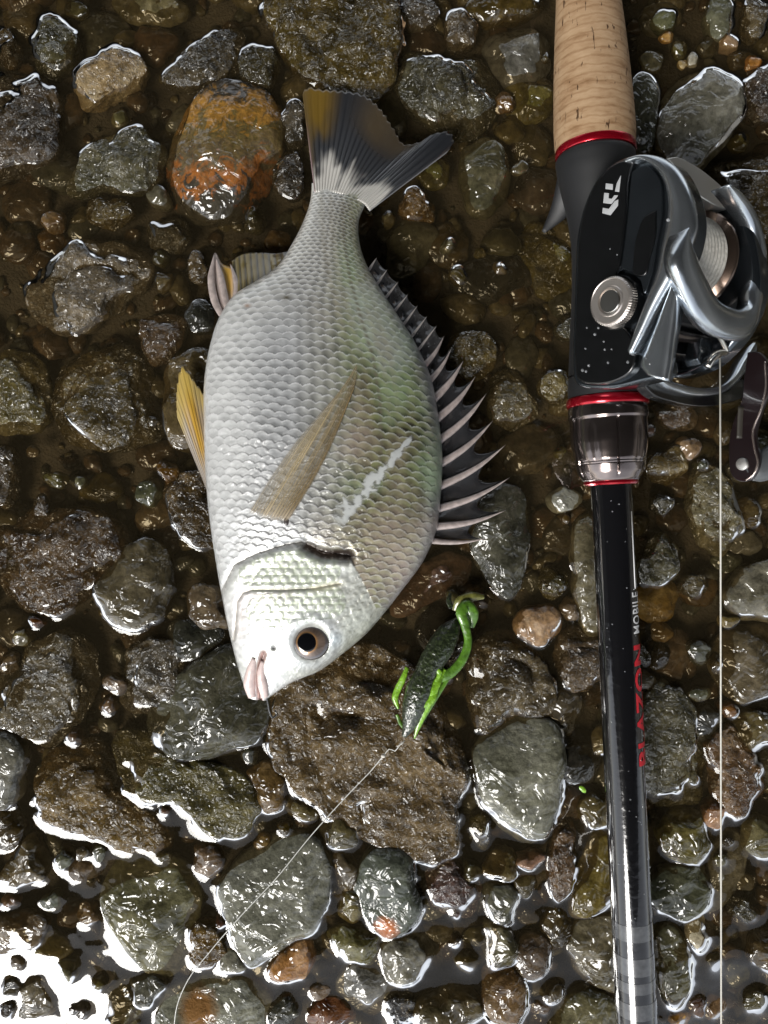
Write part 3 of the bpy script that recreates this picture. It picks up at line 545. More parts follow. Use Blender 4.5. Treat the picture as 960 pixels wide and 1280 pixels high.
cob = []
sets = {'brown': [], 'olive': [], 'slate': []}
for k in range(3600):
    x, y = rng.uniform(-.17, .17), rng.uniform(-.215, .215); r = rng.choice([.0012, .0016, .002, .0026, .0034, .0045])
    if freeh(x, y) > -.0045: continue
    zb = float(bed_z(np.array([x]), np.array([y]))[0])
    sets[rng.choice(['brown', 'brown', 'olive', 'slate'])].append((x, y, r, zb + r * .8, k))
for k in range(650):                                  # drowned cobbles fill the hollows
    x, y = rng.uniform(-.165, .165), rng.uniform(-.21, .21); r = rng.choice([.0045, .006, .0075, .009])
    if freeh(x, y) > -.004 or any((x - q_[0]) ** 2 + (y - q_[1]) ** 2 < (r + q_[2]) ** 2 * .6 for q_ in cob): continue
    cob.append((x, y, r)); sets[rng.choice(['brown', 'brown', 'olive', 'slate'])].append((x, y, min(r, .0089), rng.uniform(-.0042, -.0010), k + 9000))
for k in range(1500):                                 # outside the frame the same bed goes on
    x, y = rng.uniform(-.38, .38), rng.uniform(-.42, .42)
    if abs(x) < .158 and abs(y) < .206: continue
    if abs(x) > .30 and k % 3: continue
    r = rng.choice([.008, .011, .015, .02]); sets[rng.choice(['brown', 'olive', 'slate'])].append((x, y, r, rng.uniform(-.001, .006), k + 5000))
pebbles('gravel', sets['brown'], ('brown', 's'), 'fine brown gravel on the stream bed under water', 'stuff')
pebbles('gravel', sets['olive'], ('olive', 's'), 'fine olive gravel on the stream bed under water', 'stuff')
pebbles('gravel', sets['slate'], ('slate', 's'), 'fine grey gravel on the stream bed under water', 'stuff')

m, nt, out = newmat('stream_mud'); L = nt.links.new
tc = N(nt, 'ShaderNodeTexCoord'); n1 = N(nt, 'ShaderNodeTexNoise', Scale=60.0, Detail=7.0, Roughness=.65); L(tc.outputs['Object'], n1.inputs['Vector'])
r = N(nt, 'ShaderNodeValToRGB'); L(n1.outputs[0], r.inputs[0]); e = r.color_ramp.elements
e[0].position = .3; e[0].color = (.024, .018, .010, 1); e[1].position = .72; e[1].color = (.080, .062, .036, 1)
b = principled(nt, out, Roughness=.8); L(r.outputs[0], b.inputs['Base Color'])
n2 = N(nt, 'ShaderNodeTexNoise', Scale=900.0, Detail=4.0); L(tc.outputs['Object'], n2.inputs['Vector'])
bp = N(nt, 'ShaderNodeBump', Strength=.8, Distance=.001); L(n2.outputs[0], bp.inputs['Height']); L(bp.outputs[0], b.inputs['Normal'])
xs = graded(-.17, .17, .002, .8); ys = graded(-.22, .22, .002, .85)
XX, YY = np.meshgrid(xs, ys, indexing='ij')
tag(mk('stream_bed', np.stack([XX, YY, bed_z(XX, YY)], -1), gridF(len(xs), len(ys)), m), kind='structure')

# water: level sheet with ripples, drawn up to a meniscus where it meets each stone
GX, GY = np.meshgrid(gx, gy, indexing='ij')
gp = np.stack([GX, GY, np.zeros_like(GX)], -1)
# wet film climbs unevenly
climb = .0021 + .0007 * fbm(gp * 90, 2, 31)
mask = HG > .0004
fixed = np.minimum(climb, HG - .00015)
h = np.where(mask, fixed, 0.0)
lam2 = (.0021 / CELL) ** 2
for it in range(140):
    s_ = np.zeros_like(h); s_[1:-1, 1:-1] = h[2:, 1:-1] + h[:-2, 1:-1] + h[1:-1, 2:] + h[1:-1, :-2]
    h = np.where(mask, fixed, s_ / (4 + 1 / lam2))
for it in range(3):
    q = h.copy(); q[1:-1, 1:-1] = (h[1:-1, 1:-1] * 4 + (h[2:, 1:-1] + h[:-2, 1:-1] + h[1:-1, 2:] + h[1:-1, :-2]) * 2 + h[2:, 2:] + h[:-2, :-2] + h[2:, :-2] + h[:-2, 2:]) / 16
    h = q
h = h + .00042 * fbm(gp * 48, 2, 71) + .00005 * fbm(gp * 170, 2, 77)
wx = graded(X0, X1, CELL, .8); wy = graded(Y0, Y1, CELL, .85)
nx0 = (len(wx) - len(gx)) // 2; ny0 = (len(wy) - len(gy)) // 2
Z = np.zeros((len(wx), len(wy))); Z[nx0:nx0 + len(gx), ny0:ny0 + len(gy)] = h
WX, WY = np.meshgrid(wx, wy, indexing='ij')
m, nt, out = newmat('stream_water'); L = nt.links.new
fr = N(nt, 'ShaderNodeFresnel', IOR=1.43)
tr = N(nt, 'ShaderNodeBsdfTransparent', Color=(.78, .71, .57, 1))
df = N(nt, 'ShaderNodeBsdfDiffuse', Color=(.052, .041, .023, 1))
mxa = N(nt, 'ShaderNodeMixShader'); mxa.inputs[0].default_value = .19; L(tr.outputs[0], mxa.inputs[1]); L(df.outputs[0], mxa.inputs[2])
gl = N(nt, 'ShaderNodeBsdfGlossy', Roughness=.03); mxb = N(nt, 'ShaderNodeMixShader'); L(fr.outputs[0], mxb.inputs[0]); L(mxa.outputs[0], mxb.inputs[1]); L(gl.outputs[0], mxb.inputs[2])
L(mxb.outputs[0], out.inputs[0])
tag(mk('water', np.stack([WX, WY, Z], -1), gridF(len(wx), len(wy)), m), kind='structure')
# ------------------------------------------------------------------ unseen concrete blocker, added overhead to keep the zenith dark
m, nt, out = newmat('weathered_concrete'); L = nt.links.new  # only for the added sky blocker
tc = N(nt, 'ShaderNodeTexCoord'); n1 = N(nt, 'ShaderNodeTexNoise', Scale=3.0, Detail=8.0); L(tc.outputs['Object'], n1.inputs['Vector'])
r = N(nt, 'ShaderNodeValToRGB'); L(n1.outputs[0], r.inputs[0]); r.color_ramp.elements[0].color = (.16, .155, .145, 1); r.color_ramp.elements[1].color = (.30, .29, .27, 1)
b = principled(nt, out, Roughness=.85); L(r.outputs[0], b.inputs['Base Color'])
def boxw(name, x0, x1, y0, y1, z0, z1, parent):
    V = [(x, y, z) for z in (z0, z1) for x, y in ((x0, y0), (x1, y0), (x1, y1), (x0, y1))]
    return mk(name, V, [(3, 2, 1, 0), (4, 5, 6, 7), (0, 1, 5, 4), (1, 2, 6, 5), (2, 3, 7, 6), (3, 0, 4, 7)], m, parent, smooth=False)
sky_blocker = tag(empty('sky_blocker', (0, 2.2, 0)), kind='structure')
boxw('blocker_slab', -7, 7, BLK0, BLK1, 3.2, 3.5, sky_blocker)
for k in range(5): boxw('blocker_beam', -7, 7, BLK0 + .25 + (BLK1 - BLK0 - .75) * k / 4, BLK0 + .5 + (BLK1 - BLK0 - .75) * k / 4, 2.8, 3.195, sky_blocker)
for x in (-6, 6): boxw('blocker_post', x - .4, x + .4, BLK0 + .2, BLK1 - .2, -.3, 2.797, sky_blocker)
# ------------------------------------------------------------------ fish
belly = [(311,873),(300,842),(287,792),(277,742),(268,690),(261,640),(257,590),(255,530),(256,470),(263,430),(275,395),(292,370),(320,352),(345,335),(365,305),(380,275),(388,250),(390,226)]
back = [(333,874),(365,853),(400,838),(430,816),(455,795),(480,767),(505,735),(530,700),(545,665),(551,620),(553,570),(548,520),(538,470),(520,430),(498,395),(475,360),(458,330),(449,300),(449,275),(456,257),(463,240)]
A0 = np.array([320., 877.]); A1 = np.array([427., 232.]); LA = np.linalg.norm(A1 - A0); ad = (A1 - A0) / LA; an = np.array([-ad[1], ad[0]])
def st(p): q = np.asarray(p, float) - A0; return q @ ad, q @ an
NS, NT, NB = 720, 330, 48
sb, tb = st(catmull(belly, 300)); sk, tk = st(catmull(back, 300))
s_lo = 4.0; s_hi = min(sb[-1], sk[-1]) - 1
sv = s_lo + (s_hi - s_lo) * np.linspace(0, 1, NS) ** .96
TB = np.interp(sv, sb, tb); TK = np.interp(sv, sk, tk)          # belly is one side, back the other
frac = (sv - s_lo) / (s_hi - s_lo)
Hs = np.interp(frac, [0, .02, .06, .12, .2, .35, .5, .65, .8, .9, .96, .985, 1], [2.0, 3.6, 6.2, 9.2, 12.2, 14.8, 14.4, 11.6, 7.6, 5.2, 3.4, 2.2, .6]) * MM
ker = np.hanning(41); ker /= ker.sum(); Hs = np.convolve(np.pad(Hs, 20, mode='edge'), ker, 'valid')
Zc = np.interp(frac, [0, .75, 1], [.0165, .0165, .0135])
tau = np.sin(np.linspace(-np.pi / 2, np.pi / 2, NT)); tau = .55 * tau + .45 * np.linspace(-1, 1, NT)
tauB = np.linspace(1, -1, NB + 2)[1:-1]
def prof(t): return np.clip(1 - np.abs(t) ** 2.8, 0, 1) ** .56
def fishpt(si, t, sign):
    """si index arrays, t in -1..1 -> world"""
    c = (TB + TK)[si] / 2; hw = (TK - TB)[si] / 2
    q = A0 + sv[si][..., None] * ad + (c + hw * t)[..., None] * an
    z0 = Zc[si]; k = S * (1 - z0 / D)
    return np.stack([(q[..., 0] - 480) * k, (640 - q[..., 1]) * k, z0 + sign * Hs[si] * prof(t)], -1)
II, TT = np.meshgrid(np.arange(NS), tau, indexing='ij')
top = fishpt(II, TT, 1.0)
FX, FY = topix(top)
wid = np.abs(TK - TB); wr = (wid / wid.max())
# scales: staggered rows, each scale overlapping the next one towards the tail
pitch = 9.0 * wr ** .55; acoord = np.r_[0, np.cumsum(np.diff(sv) / ((pitch[1:] + pitch[:-1]) / 2))]
wlat = 16.5 * wr ** .6
a_ = acoord[:, None] + 0 * TT
b_ = (TT * (wid / 2)[:, None]) / wlat[:, None]
wob = np.stack([FX / 40, FY / 40, 0 * FX], -1)
a_ = a_ + .16 * vnoise(wob, 3) + .8 * vnoise(wob * .3, 13) + 1.5 * (TT ** 2); b_ = b_ + .10 * vnoise(wob, 4) + .5 * vnoise(wob * .3, 14)
kf = np.floor(a_)
u_ = np.full(a_.shape, 9.0); sid = np.zeros(a_.shape); dl = np.zeros(a_.shape)
for dk in (2, 1, 0, -1):
    k_ = kf + dk; off = .5 * np.mod(k_, 2); bm2 = np.round(b_ - off) + off; de = b_ - bm2
    edge = k_ + 1 - .36 * (2 * de) ** 2
    okk = edge >= a_
    u_ = np.where(okk, edge - a_, u_); sid = np.where(okk, k_ * 91 + bm2 * 2, sid); dl = np.where(okk, de, dl)
u_ = np.clip(u_, 0, 1.6)
srand = hashn(sid.astype(np.int64), (sid * 7).astype(np.int64), (sid * 0).astype(np.int64), 5)
oper = [(268,770),(278,737),(292,707),(319,693),(350,683),(377,678),(402,690),(436,696)]
headpoly = [(200,900)] + [(250,770)] + oper[1:] + [(450,720),(470,760),(520,760),(560,900)]
pre = [(292,800),(294,780),(296,752),(303,741),(315,737),(357,737),(392,735),(424,729)]
inhead = inpoly(FX, FY, headpoly)
d_op = polydist(FX, FY, oper); d_pre = polydist(FX, FY, pre)
hw_ = np.where(inhead, sstep(0, 10, d_op), 0)
flipq = abs(st(belly[8])[1] - tk.max()) < abs(st(belly[8])[1] - tb.min())
sc_w = (1 - hw_) * sstep(0.0, .10, 1 - np.abs(TT)) 
sc_w = np.where(frac[:, None] > .985, 0, sc_w)
# cheek scales, finer
cheek = inhead & (polydist(FX, FY, [(325,715),(400,712)]) < 26) | inhead & (polydist(FX, FY, [(330,765),(410,752)]) < 22)
ck = np.clip(np.abs(np.sin(FX / 3.6 + np.where(np.mod(np.floor(FY / 9), 2) > 0, 1.57, 0))) * np.abs(np.sin(FY / 2.86)), 0, 1)
bel = .45 + .55 * sstep(.06, .28, (1 - TT) / 2 if flipq else (TT + 1) / 2)
dz = .00024 * bel * sc_w * (np.clip(1 - u_, -.4, 1) - .3) * wr[:, None] ** .4
dz = dz - .0008 * np.exp(-(d_op / 4.0) ** 2) + .0005 * np.exp(-(np.clip(d_op - 9, 0, None) / 8) ** 2) * inhead
dz = dz - .0005 * np.exp(-(d_pre / 2.2) ** 2)
dz = dz + np.where(cheek, .00014 * ck, 0) + .00016 * inhead * sstep(.62, .85, (1 - TT) / 2 if flipq else (TT + 1) / 2) * fbm(np.stack([FX / 4.2, FY / 4.2, 0 * FX + 3], -1), 3, 61)
gill = polydist(FX, FY, [(383,684),(405,694),(434,693)])
dz = dz - .0022 * np.exp(-(gill / 7.5) ** 2)
eye_c = np.array([389., 802.]); d_eye = np.hypot(FX - eye_c[0], FY - eye_c[1])
dz = dz + .0004 * np.exp(-((d_eye - 29) / 5) ** 2) - .0020 * sstep(24, 15, d_eye)
mouth = [(329,818),(325,832),(323,850),(325,876)]
d_m = polydist(FX, FY, mouth); dz = dz - .0016 * np.exp(-(d_m / 3.0) ** 2)
nos = np.hypot(FX - 342, FY - 810); dz = dz - .0006 * np.exp(-(nos / 2.5) ** 2)
fine = fbm(np.stack([FX / 5, FY / 5, 0 * FX], -1), 3, 8)
dz = dz + .00006 * fine
dz = dz * sstep(0, .04, 1 - np.abs(TT))
top[..., 2] += dz
# colour
q = (TT + 1) / 2
if abs(st(belly[8])[1] - tk.max()) < abs(st(belly[8])[1] - tb.min()): q = 1 - q
def mixc(c1, c2, w_): return c1 * (1 - w_[..., None]) + np.asarray(c2) * w_[..., None]
C = np.zeros(q.shape + (3,)) + np.array([.70, .71, .70])
C = mixc(C, (.47, .48, .485), sstep(.10, .32, q)); C = mixc(C, (.40, .40, .355), sstep(.36, .55, q)); C = mixc(C, (.205, .195, .105), sstep(.50, .72, q))
C = mixc(C, (.36, .37, .37), sstep(.90, .985, q))
ped = sstep(430, 300, FY)                                    # tail stem: pale fawn
C = mixc(C, (.60, .585, .52), .65 * ped * (1 - .5 * sstep(.6, .9, q)))
# faint stripes following scale rows
C *= (1 - .36 * sstep(.25, .5, q) * (np.sin(b_ * 2 * np.pi) * .5 + .5) * (1 - hw_))[..., None]
blot0 = fbm(np.stack([FX / 38, FY / 38, 0 * FX + 9], -1), 3, 33)
backw = sstep(.50, .78, q) * (1 - .5 * ped)
pale = sstep(.30, .06, u_) * sc_w; darkc = sstep(.40, .95, u_) * sc_w; mid = sstep(.12, .35, u_) * sstep(.95, .6, u_) * sc_w
C = mixc(C, (.62, .64, .57), .85 * pale * backw); C = mixc(C, (.82, .82, .82), .75 * pale * (1 - backw))
C = C * (1 - .30 * ped * sstep(.35, .8, u_) * sc_w)[..., None]
C = C * (1 - (.78 * darkc * (.45 + .40 * backw) * np.clip(.75 + .6 * blot0, .3, 1.2) * (.5 + .5 * bel)))[..., None]  # dark crescent: shade under the overlapping scale edge, painted into the colour
C = mixc(C, np.array([.22, .25, .10]), .55 * mid * backw * (.5 + .5 * srand)); C = C * (1 + .10 * srand * sc_w)[..., None]
blot = fbm(np.stack([FX / 55, FY / 55, 0 * FX], -1), 3, 21)
C = mixc(C, (.34, .50, .28), .55 * np.clip(blot, 0, 1) * backw); C = mixc(C, (.58, .44, .38), .40 * np.clip(-blot, 0, 1) * sstep(.4, .7, q))
C = mixc(C, (.66, .67, .67), .32 * sstep(40, 8, polydist(FX, FY, [(455,375),(468,410),(490,440)]) + 10 * fine))  # pale shoulder patch: sky reflection painted into the skin colour
# head
HC = np.zeros_like(C) + np.array([.66, .68, .65])
HC = mixc(HC, (.50, .50, .42), sstep(.55, .95, q)); HC = mixc(HC, (.74, .74, .72), sstep(.35, .1, q)); HC = mixc(HC, (.60, .64, .56), np.clip(blot, 0, 1) * .5)
HC = HC * .80
wrk = fbm(np.stack([FX / 4.2, FY / 4.2, 0 * FX + 3], -1), 3, 61); brow = sstep(.62, .85, q)
HC = mixc(HC, (.30, .31, .26), np.clip(.55 * brow * (wrk + .25), 0, .7)); HC = mixc(HC, (.45, .46, .40), np.clip(.5 * (fbm(np.stack([FX / 16, FY / 16, 0 * FX], -1), 4, 66)), 0, .5))
HC = mixc(HC, (.62, .50, .48), .30 * np.exp(-(polydist(FX, FY, [(300,790),(300,750),(360,742)]) / 9) ** 2)); HC = mixc(HC, (.40, .55, .62), .35 * np.exp(-(np.hypot(FX - 418, FY - 800) / 9) ** 2))
HC = mixc(HC, (.34, .40, .26), np.where(cheek, .62 * (1 - ck), 0)); HC = HC * (1 + .12 * fine)[..., None]
HC = mixc(HC, (.50, .52, .58), .35 * np.exp(-((d_eye - 31) / 8) ** 2)); HC = mixc(HC, (.72, .73, .72), sstep(835, 860, FY))
C = mixc(C, HC, hw_)
C = mixc(C, (.30, .27, .22), .38 * np.exp(-(d_op / 2.4) ** 2)); C = mixc(C, (.40, .36, .30), .6 * np.exp(-(d_pre / 1.6) ** 2)); C = mixc(C, (.70, .66, .45), .5 * np.exp(-(polydist(FX, FY, [(392,736),(424,730)]) / 5) ** 2))
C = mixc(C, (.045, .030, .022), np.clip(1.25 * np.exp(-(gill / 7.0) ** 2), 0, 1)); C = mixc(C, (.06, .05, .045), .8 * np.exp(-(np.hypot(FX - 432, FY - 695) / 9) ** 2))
C = mixc(C, (.12, .11, .11), np.exp(-(nos / 2.6) ** 2)); C = mixc(C, (.60, .34, .30), .8 * np.exp(-(d_m / 4.5) ** 2)); C = mixc(C, (.10, .06, .05), .9 * np.exp(-(d_m / 1.4) ** 2))
lat = [(427,238),(430,300),(438,350),(452,400),(466,445),(475,500),(477,560),(469,610),(455,645),(441,680)]
d_l = polydist(FX, FY, lat); C = mixc(C, (.16, .14, .10), .85 * np.exp(-(d_l / 2.4) ** 2) * (.55 + .45 * np.sin(a_ * 2 * np.pi * 1.0)))
for lo in (14, 26):
    C = mixc(C, (.30, .26, .17), .22 * np.exp(-(polydist(FX + lo, FY, lat) / 4) ** 2) * (1 - hw_)); C = mixc(C, (.30, .26, .17), .22 * np.exp(-(polydist(FX - lo * .8, FY, lat) / 4) ** 2) * (1 - hw_))
C = C * (1 + .08 * fine)[..., None]
C = mixc(C, (.10, .085, .05), .9 * np.exp(-(np.hypot((FX - 358), (FY - 372) * 1.6) / 4.5) ** 2)); C = mixc(C, (.35, .18, .10), .7 * np.exp(-(np.hypot((FX - 309), (FY - 382) * 1.6) / 3.5) ** 2))
C = np.clip(C * 1.06, 0.01, .86)
IB, TBm = np.meshgrid(np.arange(NS), tauB, indexing='ij')
bot = fishpt(IB, TBm, -1.0)
ring = np.concatenate([top, bot], 1); CR = np.concatenate([C, np.full(bot.shape, .62)], 1); nj = NT + NB
V = np.vstack([ring.reshape(-1, 3), ring[0].mean(0)[None], ring[-1].mean(0)[None]]); CC = np.vstack([CR.reshape(-1, 3), CR[0].mean(0)[None], CR[-1].mean(0)[None]])
F = gridF(NS, nj, True); n0 = NS * nj; j = np.arange(nj); j2 = (j + 1) % nj
capA = np.stack([np.full(nj, n0), j2, j], -1); capB = np.stack([np.full(nj, n0 + 1), (NS - 1) * nj + j, (NS - 1) * nj + j2], -1)
F3 = np.vstack([F[:, [0, 1, 2]], F[:, [0, 2, 3]], capA, capB])
if np.cross(top[300, 200] - top[300, 199], top[301, 199] - top[300, 199])[2] > 0: F3 = F3[:, ::-1]
F3 = F3[:, ::-1]

def colmat(name, rough, metal=0.0, coat=0.0, coatr=.08, alpha=False, sss=0.0, spec=.5, bump=0):
    m, nt, out = newmat(name)
    b = principled(nt, out, **{'Roughness': rough, 'Metallic': metal, 'Coat Weight': coat, 'Coat Roughness': coatr, 'Specular IOR Level': spec})
    at = N(nt, 'ShaderNodeVertexColor', layer_name='Col'); nt.links.new(at.outputs[0], b.inputs['Base Color'])
    if alpha: nt.links.new(at.outputs['Alpha'], b.inputs['Alpha'])
    if bump:
        tc = N(nt, 'ShaderNodeTexCoord'); nb = N(nt, 'ShaderNodeTexNoise', Scale=bump, Detail=3.0); nt.links.new(tc.outputs['Object'], nb.inputs['Vector'])
        bp = N(nt, 'ShaderNodeBump', Strength=.8, Distance=.0011); nt.links.new(nb.outputs[0], bp.inputs['Height']); nt.links.new(bp.outputs[0], b.inputs['Coat Normal'])
    return m
M_fish = colmat('silver_fish_skin', .36, .35, 1.0, .07, bump=420)
M_fin = colmat('wet_fin_membrane', .35, 0, 1.0, .06, alpha=True)
M_spine = simple('fin_spine', (.44, .37, .345), .30, .1, .8, .06, var=.25, vscale=500)
M_lip = simple('fish_lip', (.74, .60, .57), .4, 0, .6, .1, var=.12, vscale=700)

fish = tag(empty('fish', tuple(P(405, 560, .001))), 'silver bream lying on its side with spread spiny dorsal fin', 'fish')
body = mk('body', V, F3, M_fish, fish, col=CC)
def fz(px, py):
    d = (FX - px) ** 2 + (FY - py) ** 2; return top.reshape(-1, 3)[d.argmin(), 2]

# eye
ez = fz(389, 802) + .0002
ec = P(389, 802, ez)
U, F = ico(5); kpx = S * (1 - ez / D)
rr = 23.5 * kpx; E = U * np.array([rr, rr * .98, .0026]); 
ang = np.hypot(U[:, 0] + .20, U[:, 1]); rad_ = np.hypot(U[:, 0], U[:, 1]); azn = np.arctan2(U[:, 1], U[:, 0])
ecol = np.zeros((len(U), 3)) + np.array([.17, .125, .10])
ecol = ecol * (1 + .35 * np.sin(azn * 3 + 1)[:, None] + .2 * np.sin(azn * 23)[:, None] * .5)
def em(c, w_): 
    global ecol; ecol = ecol * (1 - w_[:, None]) + np.array(c) * w_[:, None]
em((.42, .22, .08), np.exp(-((ang - .52) / .07) ** 2)); em((.035, .030, .032), sstep(.86, .97, rad_)); em((.10, .11, .13), sstep(.72, .82, rad_) * sstep(.95, .88, rad_) * .6)
M_eye = colmat('fish_eye', .2, .35, 1.0, .02)
eye = mk('eye', E + ec, F, M_eye, fish, col=ecol)
pu = U * np.array([rr * .50, rr * .50, .0004]); pc = ec + np.array([-.20 * rr, 0, +.00240])
mk('pupil', pu + pc, F, simple('pupil_black', (.004, .004, .005), .1, 0, 1, .02), eye)
# lips
for nm, pts_, rad in (('lower_lip', [(318,822),(314,838),(312,855),(315,871)], [3.2, 6.2, 8.0, 5.0]), ('upper_lip', [(329,826),(327,840),(329,857),(331,870)], [3.0, 5.4, 7.0, 5.0])):
    c_ = catmull(pts_, 18); zz = np.array([max(fz(x, y), .0135) for x, y in c_]); zz = np.convolve(np.pad(zz, 3, mode='edge'), np.ones(7) / 7, 'valid')
    rd = np.interp(np.linspace(0, 1, 18), np.linspace(0, 1, 4), rad) * .00028
    tube(nm, [P(x, y, z - .0003) for (x, y), z in zip(c_, zz)], rd, M_lip, fish, n=14)

def fin(name, base, tip, zb, zt, nray, colf, parent, nb=26, sub=6, amp=.00016, edge=0.0, thick=.00022, zmid=0.0):
    ns = nray * sub + 1
    bl = catmull(base, ns) if len(base) > 2 else np.linspace(base[0], base[1], ns)
    tl = catmull(tip, ns) if len(tip) > 2 else np.linspace(tip[0], tip[1], ns)
    a = np.linspace(0, 1, ns)[:, None] + np.zeros((1, nb)); v = np.zeros((ns, 1)) + np.linspace(0, 1, nb)[None]
    rag = 1 - edge * (.5 + .5 * np.cos(a * nray * 2 * np.pi)) * 1.0
    p = bl[:, None] * (1 - v * rag)[..., None] + tl[:, None] * (v * rag)[..., None]
    zbv = zb(a) if callable(zb) else zb; ztv = zt(a) if callable(zt) else zt
    ray = np.abs(np.cos(a * nray * np.pi)) ** .5
    z = zbv * (1 - v) + ztv * v + amp * ray * (1 - .5 * v) + zmid * np.sin(v * np.pi) + .0003 * fbm(np.stack([a * 5, v * 3, 0 * a], -1), 2, len(name))
    Vf = np.stack([(p[..., 0] - 480) * S * (1 - z / D), (640 - p[..., 1]) * S * (1 - z / D), z], -1)
    c = colf(a, v, ray)
    o = mk(name, Vf.reshape(-1, 3), gridF(ns, nb)[:, ::1], M_fin, parent, col=c.reshape(-1, 4))
    if thick:
        sm = o.modifiers.new('thick', 'SOLIDIFY'); sm.thickness = thick; sm.offset = 0
    return o
def rgba(shape, c, al): x = np.zeros(shape + (4,)); x[..., :3] = c; x[..., 3] = al; return x
def mx4(c, col, al, w_): t = np.array([*col, al]); return c * (1 - w_[..., None]) + t * w_[..., None]

def tailcol(a, v, ray):
    c = rgba(a.shape, (.018, .020, .024), .90)
    nn = fbm(np.stack([a * 14, v * 5, 0 * a], -1), 3, 4)
    c = mx4(c, (.065, .067, .072), .93, sstep(.55, .95, ray) * .55 * sstep(1.0, .35, v))
    c = mx4(c, (.15, .09, .012), .93, sstep(.24, .10, a) * sstep(.42, .78, v + .12 * nn)); c = mx4(c, (.09, .06, .02), .9, sstep(.08, .0, a) * .8)
    c = mx4(c, (.10, .075, .045), .55, np.exp(-((a - .46) / .12) ** 2) * sstep(.55, .8, v)); c = mx4(c, (.10, .075, .045), .4, np.exp(-((a - .62) / .10) ** 2) * sstep(.65, .95, v) * .7)
    c = mx4(c, (.50, .485, .45), 1, sstep(.36, .14, v + .14 * nn + .05 * (1 - ray))); c = mx4(c, (.34, .24, .24), .95, sstep(.03, 0, a) * sstep(.8, .2, v)); c = mx4(c, (.3, .3, .31), .95, sstep(.97, 1, a) * .7)
    return c
fin('tail_fin', [(393,240),(412,240),(437,246),(456,256),(462,264)], [(378,116),(382,110),(402,111),(430,113),(455,118),(475,135),(492,160),(506,180),(522,178),(545,166),(562,165),(568,174),(560,190)],
    .0151, lambda a: .0085 + .002 * np.sin(a * 5), 26, tailcol, fish, nb=44, amp=.00042, edge=.02)
# lower edge of the tail, thick leading rays
def edge_ray(pts_, zz, rad, nm, par, mat):
    c_ = catmull(pts_, 20); z = np.linspace(zz[0], zz[1], 20); return tube(nm, [P(x, y, q_) for (x, y), q_ in zip(c_, z)], np.linspace(rad[0], rad[1], 20), mat, par, n=8)
M_edge = simple('fin_edge_ray', (.16, .14, .13), .35, 0, .8, .08)

# dorsal fin
dors = [((540,676),(608,673)), ((546,658),(632,638)), ((550,635),(637,597)), ((553,606),(632,556)), ((553,578),(616,526)), ((552,548),(608,492)), ((549,521),(594,471)), ((544,497),(579,451)), ((538,475),(564,436)), ((532,455),(555,420)),
        ((524,436),(546,407)), ((515,420),(534,395)), ((505,405),(522,382)), ((494,388),(510,368)), ((483,371),(498,352)), ((472,354),(484,337)), ((462,336),(471,322))]
dz_b = [.0150] * len(dors)
def dz_t(i): return .0105 if i < 10 else .0135
dorsal = None
def dcol(a, v, ray):
    c = rgba(a.shape, (.040, .041, .045), .60)
    nn = fbm(np.stack([a * 4, v * 6, 0 * a], -1), 3, 14)
    c = mx4(c, (.07, .065, .065), .72, np.clip(nn, 0, 1) * .8); c = mx4(c, (.02, .02, .022), .9, sstep(.80, .98, v)); return c
Vs, Fs, Cs, n = [], [], [], 0
for i in range(len(dors) - 1):
    (b0, t0), (b1, t1) = dors[i], dors[i + 1]; na, nb = 15, 18
    a = np.linspace(0, 1, na)[:, None] + np.zeros((1, nb)); v = np.zeros((na, 1)) + np.linspace(0, 1, nb)[None]
    bl = np.array(b0) * (1 - a[..., None]) + np.array(b1) * a[..., None]; tl = np.array(t0) * (1 - a[..., None]) + np.array(t1) * a[..., None]
    depth = (.34 if i < 9 else .12) * np.sin(np.pi * a) ** .6 + (.10 if i < 9 else .05)
    vv = v * (1 - depth); p = bl * (1 - vv[..., None]) + tl * vv[..., None]
    p = bl - (tl - bl) * .06 * (1 - v[..., None]) + (p - bl)
    z = .0150 * (1 - vv) + (dz_t(i) * (1 - a) + dz_t(i + 1) * a) * vv - .0011 * np.sin(np.pi * a) * sstep(0, .4, v) + .0003 * fbm(np.stack([a * 3 + i, v * 5, 0 * a], -1), 2, 5)
    Vs.append(np.stack([(p[..., 0] - 480) * S * (1 - z / D), (640 - p[..., 1]) * S * (1 - z / D), z], -1).reshape(-1, 3)); Fs.append(gridF(na, nb) + n); n += na * nb
    c = dcol(a + i, v, a)
    if i >= 9: c = mx4(c, (.05, .05, .05), .92, np.ones_like(a) * .7)
    Cs.append(c.reshape(-1, 4))
dorsal = mk('dorsal_fin', np.vstack(Vs), np.vstack(Fs), M_fin, fish, col=np.vstack(Cs))
sm = dorsal.modifiers.new('thick', 'SOLIDIFY'); sm.thickness = .0002; sm.offset = 0
M_ray = simple('dorsal_soft_ray', (.34, .31, .29), .3, 0, .8, .06)
for i, (b0, t0) in enumerate(dors):
    b0 = np.array(b0, float); t0 = np.array(t0, float); d = t0 - b0; L_ = np.linalg.norm(d); nrm_ = np.array([d[1], -d[0]]) / L_
    t = np.linspace(-.10, 1, 16); bow = (.05 if i < 10 else .0) * L_
    p = b0 + d * t[:, None] - nrm_ * (bow * np.sin(np.pi * np.clip(t, 0, 1)))[:, None]
    r0 = (5.4 if 1 <= i < 8 else 4.0 if i < 10 else 2.0) * .00028 * .95
    rad = r0 * np.clip(1 - np.clip(t, 0, 1) ** 1.6, .05, 1)
    zz = .0153 + (dz_t(i) + .0006 - .0153) * np.clip(t, 0, 1)
    tube('spine' if i < 10 else 'ray', [P(x, y, q_) for (x, y), q_ in zip(p, zz)], rad, M_spine if i < 10 else M_ray, dorsal, n=10, flat=.8)

